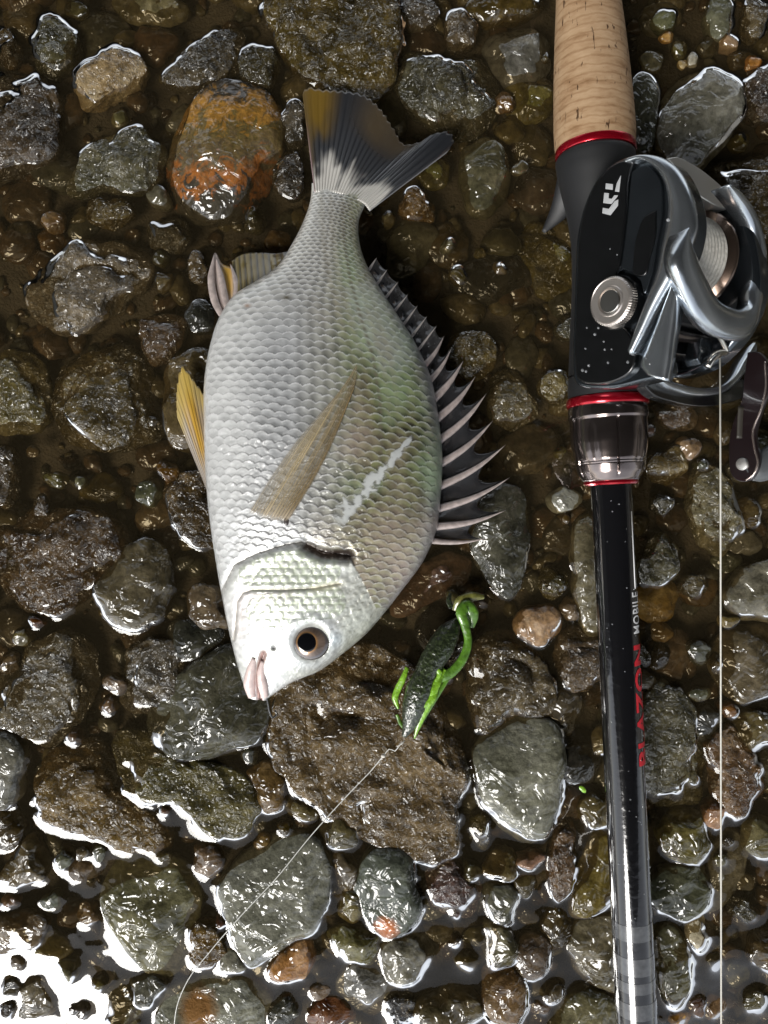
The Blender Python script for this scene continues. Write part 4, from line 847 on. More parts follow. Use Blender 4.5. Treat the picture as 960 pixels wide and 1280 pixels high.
# paired and anal fins
def pelcol(a, v, ray):
    c = rgba(a.shape, (.46, .41, .36), .97); nn = fbm(np.stack([a * 12, v * 2, 0 * a], -1), 3, 6)
    c = mx4(c, (.52, .30, .035), .97, np.exp(-((a - .48 + .1 * nn) / .20) ** 2) * sstep(.05, .35, v)); c = mx4(c, (.52, .38, .10), .95, sstep(.6, .9, v) * .8)
    c[..., :3] *= (.72 + .28 * ray)[..., None]; return c
fin('pelvic_fin', [(259,614),(263,600),(265,588)], [(221,520),(220,495),(222,475),(228,457),(236,466),(246,480),(258,497),(264,520)], .0130, .0085, 12, pelcol, fish, nb=34, amp=.00045, edge=.03)
def ancol(a, v, ray):
    c = rgba(a.shape, (.055, .046, .024), .93)
    c = mx4(c, (.20, .155, .05), .95, sstep(.5, .9, ray) * .8); c = mx4(c, (.02, .018, .012), .95, sstep(.35, .0, v) * .5); c = mx4(c, (.12, .12, .12), .9, sstep(.75, 1, a) * .5); return c
anal = fin('anal_fin', [(293,378),(310,362),(330,350),(348,338),(360,322)], [(290,326),(302,318),(325,316),(345,317),(362,314)], .0145, .0085, 10, ancol, fish, nb=22, amp=.0006)
for k, (pts_, rd) in enumerate((([(282,402),(270,380),(264,350),(268,317)], [1.6, 2.6, 2.4, .3]), ([(286,392),(281,370),(277,348),(270,322)], [2.0, 2.4, 2.0, .3]), ([(293,382),(296,362),(294,348),(288,330)], [2.0, 2.2, 1.6, .3]))):
    c_ = catmull(pts_, 16); zz = np.linspace(.0150, .0100, 16)
    tube('spine', [P(x, y, q_) for (x, y), q_ in zip(c_, zz)], np.interp(np.linspace(0, 1, 16), np.linspace(0, 1, 4), rd) * .00056, M_spine, anal, n=10, flat=.5)
def ansp(a, v, ray):
    c = rgba(a.shape, (.55, .46, .42), .95); return mx4(c, (.60, .36, .06), .95, np.exp(-((a - .6) / .16) ** 2) * sstep(.1, .5, v))
fin('membrane', [(280,402),(287,392),(295,380)], [(264,330),(269,316),(278,330),(290,335),(296,352)], .0142, .0095, 4, ansp, anal, nb=16, amp=.0003)
# pectoral fin lies along the flank
def peccol(a, v, ray):
    c = rgba(a.shape, (.42, .34, .20), .30); nn = fbm(np.stack([a * 10, v * 2, 0 * a], -1), 3, 16)
    c = mx4(c, (.22, .155, .07), .6, sstep(.45, .95, a) * .9); c = mx4(c, (.40, .37, .31), .45, sstep(.35, .0, a) * .8); c = mx4(c, (.55, .47, .36), .75, sstep(.16, 0, v) * .7)
    c[..., :3] *= (.72 + .40 * ray + .2 * nn)[..., None]; c[..., 3] = np.clip(c[..., 3] * (.5 + .6 * ray) + .2 * nn, 0.08, 1) * sstep(0, .07, a) * sstep(1.0, .96, a) * sstep(0, .04, v); return c
pb = np.array([(309,641),(325,647),(342,651),(360,652)], float); pt_ = np.array([(428,487),(440,468),(446,456),(446,470),(441,490)], float)
ns = 14 * 6 + 1; nb = 60; bl = catmull(pb, ns); tl = catmull(pt_, ns)
a = np.linspace(0, 1, ns)[:, None] + np.zeros((1, nb)); v = np.zeros((ns, 1)) + np.linspace(0, 1, nb)[None]
bul = (a - .5) * 2 * np.sin(np.pi * np.clip(v, 0, 1)) * 7
dirp = np.array([.78, .62]); p = bl[:, None] * (1 - v)[..., None] + tl[:, None] * v[..., None] + bul[..., None] * dirp
gxx = FX[::4, ::4].ravel(); gyy = FY[::4, ::4].ravel(); gzz = (top[..., 2] - dz)[::4, ::4].ravel()
zf = np.array([gzz[((gxx - x) ** 2 + (gyy - y) ** 2).argmin()] for x, y in p.reshape(-1, 2)]).reshape(a.shape)
for _ in range(4): zf[1:-1, 1:-1] = (zf[1:-1, 1:-1] * 2 + zf[2:, 1:-1] + zf[:-2, 1:-1] + zf[1:-1, 2:] + zf[1:-1, :-2]) / 6
ray = np.abs(np.cos(a * 14 * np.pi)) ** .5
z = zf + .00035 + .0003 * np.sin(np.pi * v) + .0003 * ray * (1 - .6 * v)
k = S * (1 - z / D)
pec = mk('pectoral_fin', np.stack([(p[..., 0] - 480) * k, (640 - p[..., 1]) * k, z], -1).reshape(-1, 3), gridF(ns, nb), M_fin, fish, col=peccol(a, v, ray).reshape(-1, 4))
sm = pec.modifiers.new('thick', 'SOLIDIFY'); sm.thickness = .0002; sm.offset = 0
# dark fleshy axil at the fin root, and a pale strip painting the sky's reflection over the shoulder scales
U, F = ico(3); zr = fz(356, 652); mk('fin_axil', U * np.array([.0009, .0014, .0005]) + P(358, 652, zr + .0002), F, simple('dark_axil', (.05, .04, .04), .4, 0, .6, .1), pec)
def film(name, line, wpx, seed):  # pale strip that paints the sky's reflection
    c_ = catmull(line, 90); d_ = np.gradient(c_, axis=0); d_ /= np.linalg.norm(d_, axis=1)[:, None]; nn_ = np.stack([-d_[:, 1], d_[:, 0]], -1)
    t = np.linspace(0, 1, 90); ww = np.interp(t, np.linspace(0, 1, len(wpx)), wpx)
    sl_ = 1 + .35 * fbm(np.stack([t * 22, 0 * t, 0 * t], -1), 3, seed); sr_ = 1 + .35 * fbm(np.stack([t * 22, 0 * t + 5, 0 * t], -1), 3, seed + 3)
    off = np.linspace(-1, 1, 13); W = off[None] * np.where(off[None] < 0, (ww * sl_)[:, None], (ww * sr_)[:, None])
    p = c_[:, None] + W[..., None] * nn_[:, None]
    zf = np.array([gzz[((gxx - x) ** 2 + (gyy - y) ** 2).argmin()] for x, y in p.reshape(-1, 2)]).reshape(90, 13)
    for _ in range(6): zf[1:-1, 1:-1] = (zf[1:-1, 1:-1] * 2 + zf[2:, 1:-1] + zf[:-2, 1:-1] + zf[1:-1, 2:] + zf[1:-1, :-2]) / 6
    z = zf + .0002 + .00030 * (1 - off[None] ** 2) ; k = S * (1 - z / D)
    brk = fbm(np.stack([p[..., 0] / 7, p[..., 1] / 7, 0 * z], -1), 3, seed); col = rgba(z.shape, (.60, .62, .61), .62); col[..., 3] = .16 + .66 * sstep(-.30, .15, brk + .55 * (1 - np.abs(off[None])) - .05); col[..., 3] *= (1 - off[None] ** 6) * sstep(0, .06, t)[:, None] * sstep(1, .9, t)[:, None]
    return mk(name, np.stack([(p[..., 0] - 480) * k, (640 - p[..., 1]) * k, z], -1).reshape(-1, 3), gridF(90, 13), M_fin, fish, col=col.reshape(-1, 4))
film('painted_sheen', [(517,543),(495,570),(470,598),(440,630),(415,655)], [2, 6, 9, 11, 12, 10], 3)
#film('painted_sheen', [(452,372),(462,400),(474,420),(500,445)], [8, 12, 10, 4], 9)
# ------------------------------------------------------------------ fishing rod (axis lies at height ZR)
ZR = .022; KR = S * (1 - ZR / D)
def axis(py): return P(764.5 + .0475 * (py - 620), py, ZR)
EY = axis(0) - axis(1000); EY /= np.linalg.norm(EY)              # towards the butt
EX = np.array([EY[1], -EY[0], 0.]); EZ = np.array([0, 0, 1.])
def lathe(name, prof_, mat, parent, n=64, mod=None, fine=1):
    pr = np.array(prof_, float)
    if fine > 1:
        t = np.linspace(0, len(pr) - 1, (len(pr) - 1) * fine + 1); pr = np.stack([np.interp(t, np.arange(len(pr)), pr[:, k]) for k in (0, 1)], -1)
    th = np.linspace(0, 2 * np.pi, n, endpoint=False)
    R = pr[:, 1][:, None] * KR * np.ones((1, n))
    if mod is not None: R = mod(R, pr[:, 0][:, None], th[None])
    C = np.array([axis(p_) for p_ in pr[:, 0]])
    V = C[:, None] + R[..., None] * (np.cos(th)[None, :, None] * EX + np.sin(th)[None, :, None] * EZ)
    V = V.reshape(-1, 3); F = [tuple(f) for f in gridF(len(pr), n, True)]
    F += [tuple(range(n - 1, -1, -1)), tuple(range((len(pr) - 1) * n, len(pr) * n))]
    o = mk(name, V, F, mat, parent)
    bm = bmesh.new(); bm.from_mesh(o.data); bmesh.ops.recalc_face_normals(bm, faces=bm.faces)
    for f in bm.faces: f.smooth = len(f.verts) == 4
    bm.to_mesh(o.data); bm.free()
    es = o.modifiers.new('split', 'EDGE_SPLIT'); es.split_angle = math.radians(40)
    return o
def rsmooth(pts_, n=40):
    c = catmull(pts_, n); return [tuple(x) for x in c]

# cork: rings glued side by side, pits and grain
m, nt, out = newmat('cork'); L = nt.links.new
tc = N(nt, 'ShaderNodeTexCoord')
n1 = N(nt, 'ShaderNodeTexNoise', Scale=260.0, Detail=6.0, Roughness=.6); mp = N(nt, 'ShaderNodeMapping'); mp.inputs['Scale'].default_value = (.55, 1.6, .55)
L(tc.outputs['Object'], mp.inputs['Vector']); L(mp.outputs[0], n1.inputs['Vector'])
r = N(nt, 'ShaderNodeValToRGB'); L(n1.outputs[0], r.inputs[0]); e = r.color_ramp.elements
e[0].position = .28; e[0].color = (.24, .135, .065, 1); e[1].position = .70; e[1].color = (.43, .295, .175, 1); k = e.new(.46); k.color = (.35, .225, .125, 1)
mp2 = N(nt, 'ShaderNodeMapping'); mp2.inputs['Scale'].default_value = (2.6, .55, 2.6); L(tc.outputs['Object'], mp2.inputs['Vector'])
n2 = N(nt, 'ShaderNodeTexNoise', Scale=330.0, Detail=4.0, Roughness=.55, Distortion=.4); L(mp2.outputs[0], n2.inputs['Vector'])
r2 = N(nt, 'ShaderNodeValToRGB'); L(n2.outputs[0], r2.inputs[0]); r2.color_ramp.elements[0].position = .64; r2.color_ramp.elements[0].color = (1, 1, 1, 1); r2.color_ramp.elements[1].position = .70; r2.color_ramp.elements[1].color = (.22, .15, .10, 1)
mxx = N(nt, 'ShaderNodeMix', data_type='RGBA', blend_type='MULTIPLY'); mxx.inputs[0].default_value = 1; L(r.outputs[0], mxx.inputs[6]); L(r2.outputs[0], mxx.inputs[7])
wv = N(nt, 'ShaderNodeTexWave', wave_type='BANDS', bands_direction='Y', Scale=110.0, Distortion=2.5, Detail=3.0); wv.inputs['Detail Scale'].default_value = 2.0; L(tc.outputs['Object'], wv.inputs['Vector'])
r3 = N(nt, 'ShaderNodeValToRGB'); L(wv.outputs['Color'], r3.inputs[0]); r3.color_ramp.elements[0].position = .0; r3.color_ramp.elements[0].color = (.80, .75, .70, 1); r3.color_ramp.elements[1].position = .25; r3.color_ramp.elements[1].color = (1, 1, 1, 1)
mxy = N(nt, 'ShaderNodeMix', data_type='RGBA', blend_type='MULTIPLY'); mxy.inputs[0].default_value = 1; L(mxx.outputs[2], mxy.inputs[6]); L(r3.outputs[0], mxy.inputs[7])
b = principled(nt, out, **{'Roughness': .75, 'Specular IOR Level': .3}); L(mxy.outputs[2], b.inputs['Base Color'])
bp = N(nt, 'ShaderNodeBump', Strength=1.0, Distance=.0006); bp.invert = True; L(r2.outputs[0], bp.inputs['Height']); bp.invert = False; L(bp.outputs[0], b.inputs['Normal'])
M_cork = m
M_blank = simple('gloss_black_blank', (.006, .006, .007), .12, 0, 1.0, .03, bump=.00010, bscale=350)
M_matte = simple('matte_black_seat', (.010, .0105, .0115), .55, 0, .05, .3, bump=.00004, bscale=6000)
M_black = simple('gloss_black_plate', (.003, .0033, .0037), .25, 0, .5, .08, var=.3)
M_gun = simple('gunmetal_frame', (.50, .54, .58), .24, .95, .5, .06, var=.08, vscale=120)
M_dgun = simple('dark_gunmetal', (.07, .082, .095), .20, .9, .3, .06, var=.15, vscale=120)
M_silver = simple('satin_silver', (.72, .71, .68), .42, .95, 0, .1)
M_nut = simple('smoky_metal_nut', (.20, .165, .155), .16, .95, .6, .05)
M_red = simple('anodised_red', (.45, .006, .020), .22, .75, .6, .05)
M_redink = simple('red_print', (.55, .008, .020), .45); M_white = simple('white_print', (.78, .78, .78), .5)
M_grey = simple('grey_print', (.40, .41, .42), .45)
M_chrome = simple('bright_chrome', (.74, .72, .68), .2, 1.0)
M_band = simple('grey_carbon_band', (.075, .077, .08), .25, .2, 1.0, .05, var=.35, vscale=500)

rod = tag(empty('fishing_rod', tuple(axis(650))), 'black fishing rod with cork grip and red trim lying on the stones', 'fishing rod')
grip = lathe('cork_grip', rsmooth([(-330,36),(-250,36),(-120,35.5),(-60,36.5),(0,39.5),(50,43.5),(100,47),(140,49),(170,49.8),(186,49.0)], 90), M_cork, rod, 72)
lathe('red_ring', [(186,46),(186,48.8),(188,49.6),(193,49.4),(195,48.4),(195,46)], M_red, rod, 72)
def seatmod(R, py, th):
    # flattened on the far side, swelling under the reel
    return R * (1 + .05 * np.exp(-((py - 240) / 40) ** 2) * np.cos(th - 2.6))
seat = lathe('reel_seat', rsmooth([(195,46),(197,47.8),(210,47.5),(235,43),(265,38),(300,35),(350,36),(400,40),(440,43.5),(470,46),(488,47.5),(496,47.5)], 70) + [(497,44)], M_matte, rod, 72, seatmod)
# trigger spur under the seat
tp = [P(x, y, z_) for x, y, z_ in [(730,205,.020),(719,226,.017),(709,246,.014),(699,264,.0115),(688,279,.0098),(679,290,.009)]]
tube('trigger', catmull(tp, 24), np.interp(np.linspace(0, 1, 24), [0, .4, .75, 1], [30, 19, 10, 2.5]) * .00028, M_matte, seat, n=20, flat=.45)
lathe('ring_seam', [(468,44),(469,47.6),(471,47.6),(472,44)], M_black, seat, 72)
lathe('red_ring', [(497,44),(497,48.5),(499,50),(506,50.4),(508,49.2),(508,44)], M_red, rod, 72)
def nutmod(R, py, th):
    g = np.exp(-(((th * 5 / (2 * np.pi) + .22) % 1 - .5) / .018) ** 2)
    inset = sstep(528, 540, py) * sstep(583, 575, py)
    return R * (1 - .055 * inset * (1 - .9 * np.exp(-((((th * 5 / (2 * np.pi) + .22) % 1) - .5) / .5) ** 8)) - .06 * g * sstep(520, 530, py) * sstep(598, 590, py))
nut = lathe('lock_nut', [(508,46),(508,47.8),(512,48.6),(522,48.8),(525,47.2),(528,47.0),(545,47.6),(552,47.4),(565,45.5),(575,43.6),(577,42.4),(578,43.6),(580,42.2),(581,43.2),(590,40.5),(600,35),(602,32)], M_nut, rod, 160, nutmod, fine=4)
lathe('red_ring', [(600,28),(600,32.6),(602,33.4),(604,33.2),(606,31),(606,25)], M_red, rod, 72)
blank = lathe('blank', [(606,25.2),(700,25.1),(900,25),(1280,24.8),(1700,24),(2300,22)], M_blank, rod, 72)
for k, (p0, p1) in enumerate(((1146, 1166), (1186, 1208), (1216, 1230), (1242, 1262), (1275, 1300))):
    lathe('carbon_band', [(p0, 24.7), (p0 + .4, 25.25), (p1 - .4, 25.25), (p1, 24.7)], M_band, blank, 72)
# lettering wrapped on the blank
def rod_text(name, body, mat, py_start, length_px, ang0, ang1, bold=.012, cells=14):
    cu = bpy.data.curves.new(name, 'FONT'); cu.body = body; cu.size = 1; cu.resolution_u = 3; cu.extrude = 0
    cu.space_character = 1.08; cu.offset = bold
    ob = bpy.data.objects.new(name, cu); COL.objects.link(ob)
    dg = bpy.context.evaluated_depsgraph_get(); me = bpy.data.meshes.new_from_object(ob.evaluated_get(dg)); bpy.data.objects.remove(ob)
    bm = bmesh.new(); bm.from_mesh(me)
    xs_ = [v.co.x for v in bm.verts]; ys_ = [v.co.y for v in bm.verts]; x0, x1, y0, y1 = min(xs_), max(xs_), min(ys_), max(ys_)
    for k in range(1, cells):
        bmesh.ops.bisect_plane(bm, geom=bm.verts[:] + bm.edges[:] + bm.faces[:], plane_co=(0, y0 + (y1 - y0) * k / cells, 0), plane_no=(0, 1, 0))
    Vt = []
    for v in bm.verts:
        fx = (v.co.x - x0) / (x1 - x0); fy = (v.co.y - y0) / (y1 - y0)
        py = py_start - length_px * fx; a = math.radians(ang0 + (ang1 - ang0) * fy); R = 25.05 * KR + .00012
        Vt.append(axis(py) + R * (math.sin(a) * EX + math.cos(a) * EZ))
    Ft = [[v.index for v in f.verts] for f in bm.faces]; bm.free()
    return mk(name, Vt, Ft, mat, blank, smooth=False)
rod_text('white_lettering', 'MOBILE', M_white, 790, 51, 66, 30)
rod_text('red_lettering', 'BLAZON', M_redink, 952, 148, 73, 27, .035)
ln = [axis(y) + (25.05 * KR + .0001) * (math.sin(math.radians(47)) * EX + math.cos(math.radians(47)) * EZ) for y in (640, 690, 735)]
tube('white_lettering', ln, .00016, M_white, blank, n=6)

# ------------------------------------------------------------------ reel, sat on the seat and leaning over on its handle side
RO = axis(350); TA = math.radians(50)
RU = math.cos(TA) * EX + math.sin(TA) * EZ; RV = -math.sin(TA) * EX + math.cos(TA) * EZ
def RL(y, u, v): return RO + (y * EY + u * RU + v * RV) * MM
def unp(px, py, ax, c):
    """where the sight line of a pixel meets the reel plane u=c or v=c (mm)"""
    Cc = np.array([0, 0, D]); d = np.array([(px - 480) * S / D, (640 - py) * S / D, -1.0]); nn = RV if ax == 'v' else RU if ax == 'u' else EY
    t = (c * MM - (Cc - RO) @ nn) / (d @ nn); return Cc + t * d
reel = tag(empty('fishing_reel', tuple(RL(0, 9, 0))), 'low profile gunmetal baitcasting reel with white line clamped on the rod', 'fishing reel')
def slab(name, pix, ax, c, depth, mat, parent=reel, bevel=.0006, n=None, seg=3):
    nn = RV if ax == 'v' else RU
    if n: pix = catmull(list(pix) + [pix[0]], n)[:-1]
    t = np.array([unp(x, y, ax, c) for x, y in pix]); return prism(name, t, t - nn * depth * MM, mat, parent, bevel, seg)
# black core between the side plates
def boxl(name, y0, y1, u0, u1, v0, v1, mat, parent=reel, bevel=.001):
    t = [RL(y, u1, v) for y, v in ((y0, v0), (y1, v0), (y1, v1), (y0, v1))]; q_ = [RL(y, u0, v) for y, v in ((y0, v0), (y1, v0), (y1, v1), (y0, v1))]
    return prism(name, np.array(t), np.array(q_), mat, parent, bevel)
boxl('foot', -30, 26, 8, 12, -8, 8, M_black); boxl('frame_floor', -33, 24, 11.5, 17, -20, 15, M_black)
# left side plate
plate = slab('side_plate', [(800,194),(772,200),(748,220),(731,252),(721,290),(718,340),(716,400),(715,450),(718,478),(760,486),(800,478),(826,470),(822,420),(838,360),(862,305),(866,275),(856,232),(838,204)], 'v', 17, 9, M_dgun, bevel=.0012, n=120)
slab('dark_panel', [(795,197),(772,202),(749,222),(733,253),(724,290),(721,340),(719,400),(718,450),(722,474),(756,480),(790,462),(793,430),(776,400),(770,360),(776,320),(783,262),(787,215)], 'v', 19.2, 4, M_black, plate, bevel=.0011, n=120)
slab('pocket_wall', [(789,214),(806,205),(822,219),(828,258),(821,305),(814,345),(805,368),(797,345),(776,335),(783,270)], 'v', 18.2, 2, M_dgun, plate, bevel=.0008, n=80)
slab('pocket', [(820,262),(806,270),(796,292),(791,325),(792,344),(804,345),(812,322),(819,295)], 'v', 18.7, 1.4, M_black, plate, bevel=.0005, n=60)
# curved bright band round the plate
def band(name, outer, inner, ax, c, depth, mat, parent, n=50, dome=1.8, m_=11):
    # domed ribbon: rounded cross-section swept between two edges, closed underneath
    nn = RV if ax == 'v' else RU
    o_ = np.array([unp(x, y, ax, c) for x, y in catmull(outer, n)]); i_ = np.array([unp(x, y, ax, c) for x, y in catmull(inner, n)])
    t = np.linspace(0, 1, m_); up_ = dome * np.sqrt(np.clip(1 - (2 * t - 1) ** 2, 0, 1))
    wd = np.linalg.norm(o_ - i_, axis=1); sc_ = np.clip(wd / np.median(wd), 0, 1)
    T_ = o_[:, None] * (1 - t)[None, :, None] + i_[:, None] * t[None, :, None] + nn * ((up_ - dome)[None, :, None] * MM) * sc_[:, None, None]
    B_ = (o_[:, None] * np.array([.15, .85])[None, :, None] + i_[:, None] * np.array([.85, .15])[None, :, None]) - nn * depth * MM
    G = np.concatenate([T_, B_], 1); k_ = G.shape[1]
    F = [tuple(f) for f in gridF(n, k_, True)] + [tuple(range(k_ - 1, -1, -1)), tuple(range((n - 1) * k_, n * k_))]
    ob = mk(name, G.reshape(-1, 3), F, mat, parent)
    bm = bmesh.new(); bm.from_mesh(ob.data); bmesh.ops.recalc_face_normals(bm, faces=bm.faces); bm.to_mesh(ob.data); bm.free()
    return ob
band('side_band', [(778,198),(800,192.5),(820,194),(838,204),(853,226),(863,255),(866,280),(860,303),(848,328),(833,356),(817,385),(804,412),(788,444)],
     [(781,203),(800,198),(812,205),(823,219),(829,240),(830,260),(826,285),(821,308),(815,342),(806,368),(797,394),(789,418),(783,436)], 'v', 21.8, 6, M_gun, plate, 60, 2.4)
band('front_leg', [(848,331),(848,350),(845,375),(842,400),(838,430),(835,455),(831,476)], [(844,336),(836,360),(824,388),(814,412),(804,436),(797,456),(806,468)], 'v', 20.0, 6, M_gun, plate, 40, 1.2)
# logo on the dark panel
for pts_ in ([(757.2,229.1),(766,230.2),(765.6,237.2),(756.8,236.2)], [(770.9,229.1),(776,219.4),(773.7,240),(768.6,239.2)],
             [(755.3,241),(761,241.5),(760.4,247.9),(764.7,248.4),(767.9,244.1),(772.2,244.1),(771.2,246),(763.8,255),(754,253.6)], [(753.4,259.7),(761,261),(768.4,251.3),(772.6,249.4),(772.2,256.9),(762.8,269),(752.9,266.6)]):
    slab('logo_mark', pts_, 'v', 19.32, .3, M_grey, plate, bevel=0)
# drag-brake dial with knurled rim and polished coin
dc = unp(765, 377, 'v', 21)
def disc(name, c, r0, h, mat, parent, n=96, knurl=0.0, prof_=None, axv=None):
    axv = RV if axv is None else axv; e1 = EY; e2 = np.cross(axv, EY); th = np.linspace(0, 2 * np.pi, n, endpoint=False)
    pr = prof_ or [(r0 * .98, -h), (r0, -h * .9), (r0, -.15 * h), (r0 * .95, 0), (.02 * r0, 0)]
    V = []
    for k, (r_, z_) in enumerate(pr):
        rr_ = r_ * (1 + knurl * np.sign(np.sin(th * n / 4)) * (1 if k in (1, 2) else 0)); V.append(c + (rr_[:, None] * (np.cos(th)[:, None] * e1 + np.sin(th)[:, None] * e2) + z_ * axv) * 1.0)
    V = np.vstack(V); F = [tuple(f) for f in gridF(len(pr), n, True)] + [tuple(range((len(pr) - 1) * n, len(pr) * n))]
    o = mk(name, V, F, mat, parent)
    bm = bmesh.new(); bm.from_mesh(o.data); bmesh.ops.recalc_face_normals(bm, faces=bm.faces); bm.to_mesh(o.data); bm.free()
    es = o.modifiers.new('split', 'EDGE_SPLIT'); es.split_angle = math.radians(30); return o
rd = .0074
cup = disc('dial_collar', dc - RV * .0006, rd * 1.16, .006, M_black, plate, prof_=[(rd * 1.28, -.006), (rd * 1.26, -.003), (rd * 1.13, -.0006), (rd * .9, -.0008)])
dial = disc('brake_dial', dc + RV * .0012, rd, .004, simple('dial_metal', (.62, .57, .53), .36, .9, .4, .08), plate, n=240, knurl=.014, prof_=[(rd * .99, -.004), (rd * 1.03, -.0038), (rd * 1.03, -.0006), (rd * .95, .0), (rd * .92, -.0002), (rd * .90, .0), (rd * .66, -.0001), (rd * .62, .0003), (rd * .56, .0003), (rd * .54, -.0004), (rd * .3, -.0005)])
disc('coin', dc + RV * .0014, rd * .50, .001, M_chrome, dial, n=64, prof_=[(rd * .50, -.0012), (rd * .50, -.0003), (rd * .46, 0), (rd * .1, .0001)])
# spool with white line
ax_y, ax_u = 2.0, 25.0
def spin(name, prof_, mat, parent, n=72, wob=0):
    th = np.linspace(0, 2 * np.pi, n, endpoint=False); V = []
    for k, (v, r_) in enumerate(prof_):
        rr_ = r_ + (wob * np.sin(k * 2.6) if wob else 0)
        V.append(np.array([RL(ax_y + rr_ * math.cos(t), ax_u + rr_ * math.sin(t), v) for t in th]))
    F = [tuple(f) for f in gridF(len(prof_), n, True)]
    return mk(name, np.vstack(V), F, mat, parent)
m, nt, out = newmat('white_braid'); L = nt.links.new
tc = N(nt, 'ShaderNodeTexCoord'); b = principled(nt, out, Roughness=.6)
n1 = N(nt, 'ShaderNodeTexNoise', Scale=900.0, Detail=3.0); L(tc.outputs['Object'], n1.inputs['Vector']); r = N(nt, 'ShaderNodeValToRGB'); L(n1.outputs[0], r.inputs[0])
r.color_ramp.elements[0].position = .3; r.color_ramp.elements[0].color = (.46, .43, .37, 1); r.color_ramp.elements[1].position = .7; r.color_ramp.elements[1].color = (.70, .67, .60, 1); L(r.outputs[0], b.inputs['Base Color'])
M_braid = m
spool = spin('spool', [(-15.5, 3), (-15.5, 16.2), (-14.6, 16.8), (-13.6, 16.2), (-13.2, 13), (-11, 11), (11, 11), (13.2, 13), (13.6, 16.2), (14.6, 16.8), (15.4, 16.2), (15.4, 3)], simple('bronze_spool', (.16, .115, .09), .25, .9, .3, .05), reel)
spin('wound_line', [(-13.4, 12.0), (-12.8, 13.9)] + [(v, 14.2 + .18 * math.sin(v * 3.1)) for v in np.linspace(-12.2, 12.2, 61)] + [(12.8, 13.9), (13.4, 12.0)], M_braid, spool)
# thumb bar
tb_ = slab('thumb_bar', [(834,198),(844,196),(868,206),(890,222),(907,238),(915,250),(913,261),(903,260),(888,253),(868,240),(856,231),(848,212)], 'u', 36, 4.5, M_silver, reel, bevel=.0012, n=60, seg=4)
# hood over the front of the reel: left leg, front bar, right leg, as one U
hood = band('hood', [(862,283),(853,304),(850,316),(850,326),(859,354),(869,376),(880,397),(897,415),(918,424),(936,424),(948,412),(956,386),(962,350),(962,310),(953,275),(942,252),(928,238),(912,230)],
            [(863.5,283),(869,297),(876,315),(882,330),(889,345),(898,363),(906,373),(920,381),(932,384),(940,380),(944,358),(949,335),(950,308),(944,282),(935,264),(922,246),(912,232)], 'u', 44.5, 6.0, M_gun, reel, 90, 2.2)
# right side plate (handle side), mostly hidden
t = [RL(y, u, -20) for y, u in ((27,16),(24,30),(14,41),(0,44.5),(-14,44),(-27,36),(-34,24),(-34,12),(-20,7),(15,7))]
rp = catmull(t + [t[0]], 80)[:-1]; prism('handle_side_plate', rp, rp - RV * .009, M_dgun, reel, .002, 4)
# front lower frame and level wind
band('front_frame', [(826,470),(834,473),(848,478),(862,482),(876,484),(890,484),(902,482),(912,476),(920,468),(932,448),(946,425)], [(828,478),(836,484),(850,489),(864,493),(878,494.5),(892,494),(905,491),(917,484),(927,474),(940,455),(955,430)], 'u', 24, 5, M_gun, reel, 50, .9)
slab('front_apron', [(800,470),(830,479),(876,494),(906,491),(930,474),(935,490),(905,505),(876,508),(845,503),(815,492)], 'u', 21, 4, M_black, reel, bevel=.001, n=60)
boxl('worm_cover', -30, -24, 17, 25, -19, 14, M_black); boxl('inner_wall', -22, -17, 17, 30, -19, 14, simple('inner_dark', (.012, .012, .013), .35, 0, .5, .1))
wy = [RL(-25, 28, v) for v in (14, -19)]; tube('worm_shaft', [np.array(wy[0]) * (1 - t) + np.array(wy[1]) * t for t in np.linspace(0, 1, 20)], .0018, M_nut, reel, n=16)
wy = [RL(-18, 33, v) for v in (14, -19)]; tube('cross_bar', [np.array(wy[0]) * (1 - t) + np.array(wy[1]) * t for t in np.linspace(0, 1, 20)], .0011, M_chrome, reel, n=14)
lw = tube('level_wind', catmull([unp(892, 413, 'u', 36), unp(903, 428, 'u', 35), unp(907, 440, 'u', 34), unp(899, 442, 'u', 33.5), unp(889, 449, 'u', 33), unp(884, 459, 'u', 32)], 30), np.interp(np.linspace(0, 1, 30), [0, .5, .75, 1], [.0007, .0009, .0016, .0011]), M_chrome, reel, n=14)
slab('guide_block', [(878,422),(892,428),(887,450),(876,456),(872,448)], 'u', 31, 5, M_dgun, lw, bevel=.0005)
# star drag and crank handle on the low side
hc = RL(ax_y - 5, 24, -30)
tube('handle_shaft', [hc, hc - RV * .006, hc - RV * .012, hc - RV * .018], .0042, M_dgun, reel, n=20, up=tuple(EY))
for k in range(5):
    a_k = k * 2 * math.pi / 5 + .35; d_k = math.cos(a_k) * EY + math.sin(a_k) * RU
    pts_ = [hc - RV * .006 + d_k * r_ - RV * zz for r_, zz in ((.003, 0), (.010, 0), (.017, -.001), (.022, -.003))]
    tube('star_drag_arm', catmull(np.array(pts_), 14), np.interp(np.linspace(0, 1, 14), [0, .6, 1], [.0028, .0022, .0010]), M_dgun, reel, n=12, flat=.5, up=tuple(RV))
VH = -44
crank = slab('crank_arm', [(934,440),(948,440),(960,455),(961,490),(951,515),(944,545),(949,575),(946,590),(938,600),(924,602),(914,594),(911,575),(912,545),(916,528),(925,505),(930,470)], 'v', VH, 2.4, simple('maroon_black_arm', (.014, .008, .009), .3, .3, .6, .06), reel, bevel=.0005, n=90)
tube('crank_edge', [unp(x, y, 'v', VH + .1) for x, y in catmull([(956,452),(957,485),(951,512),(941,540),(943,560),(947,580),(941,594),(932,600)], 40)], .0004, simple('bare_metal_edge', (.60, .50, .46), .2, .9), crank, n=8)
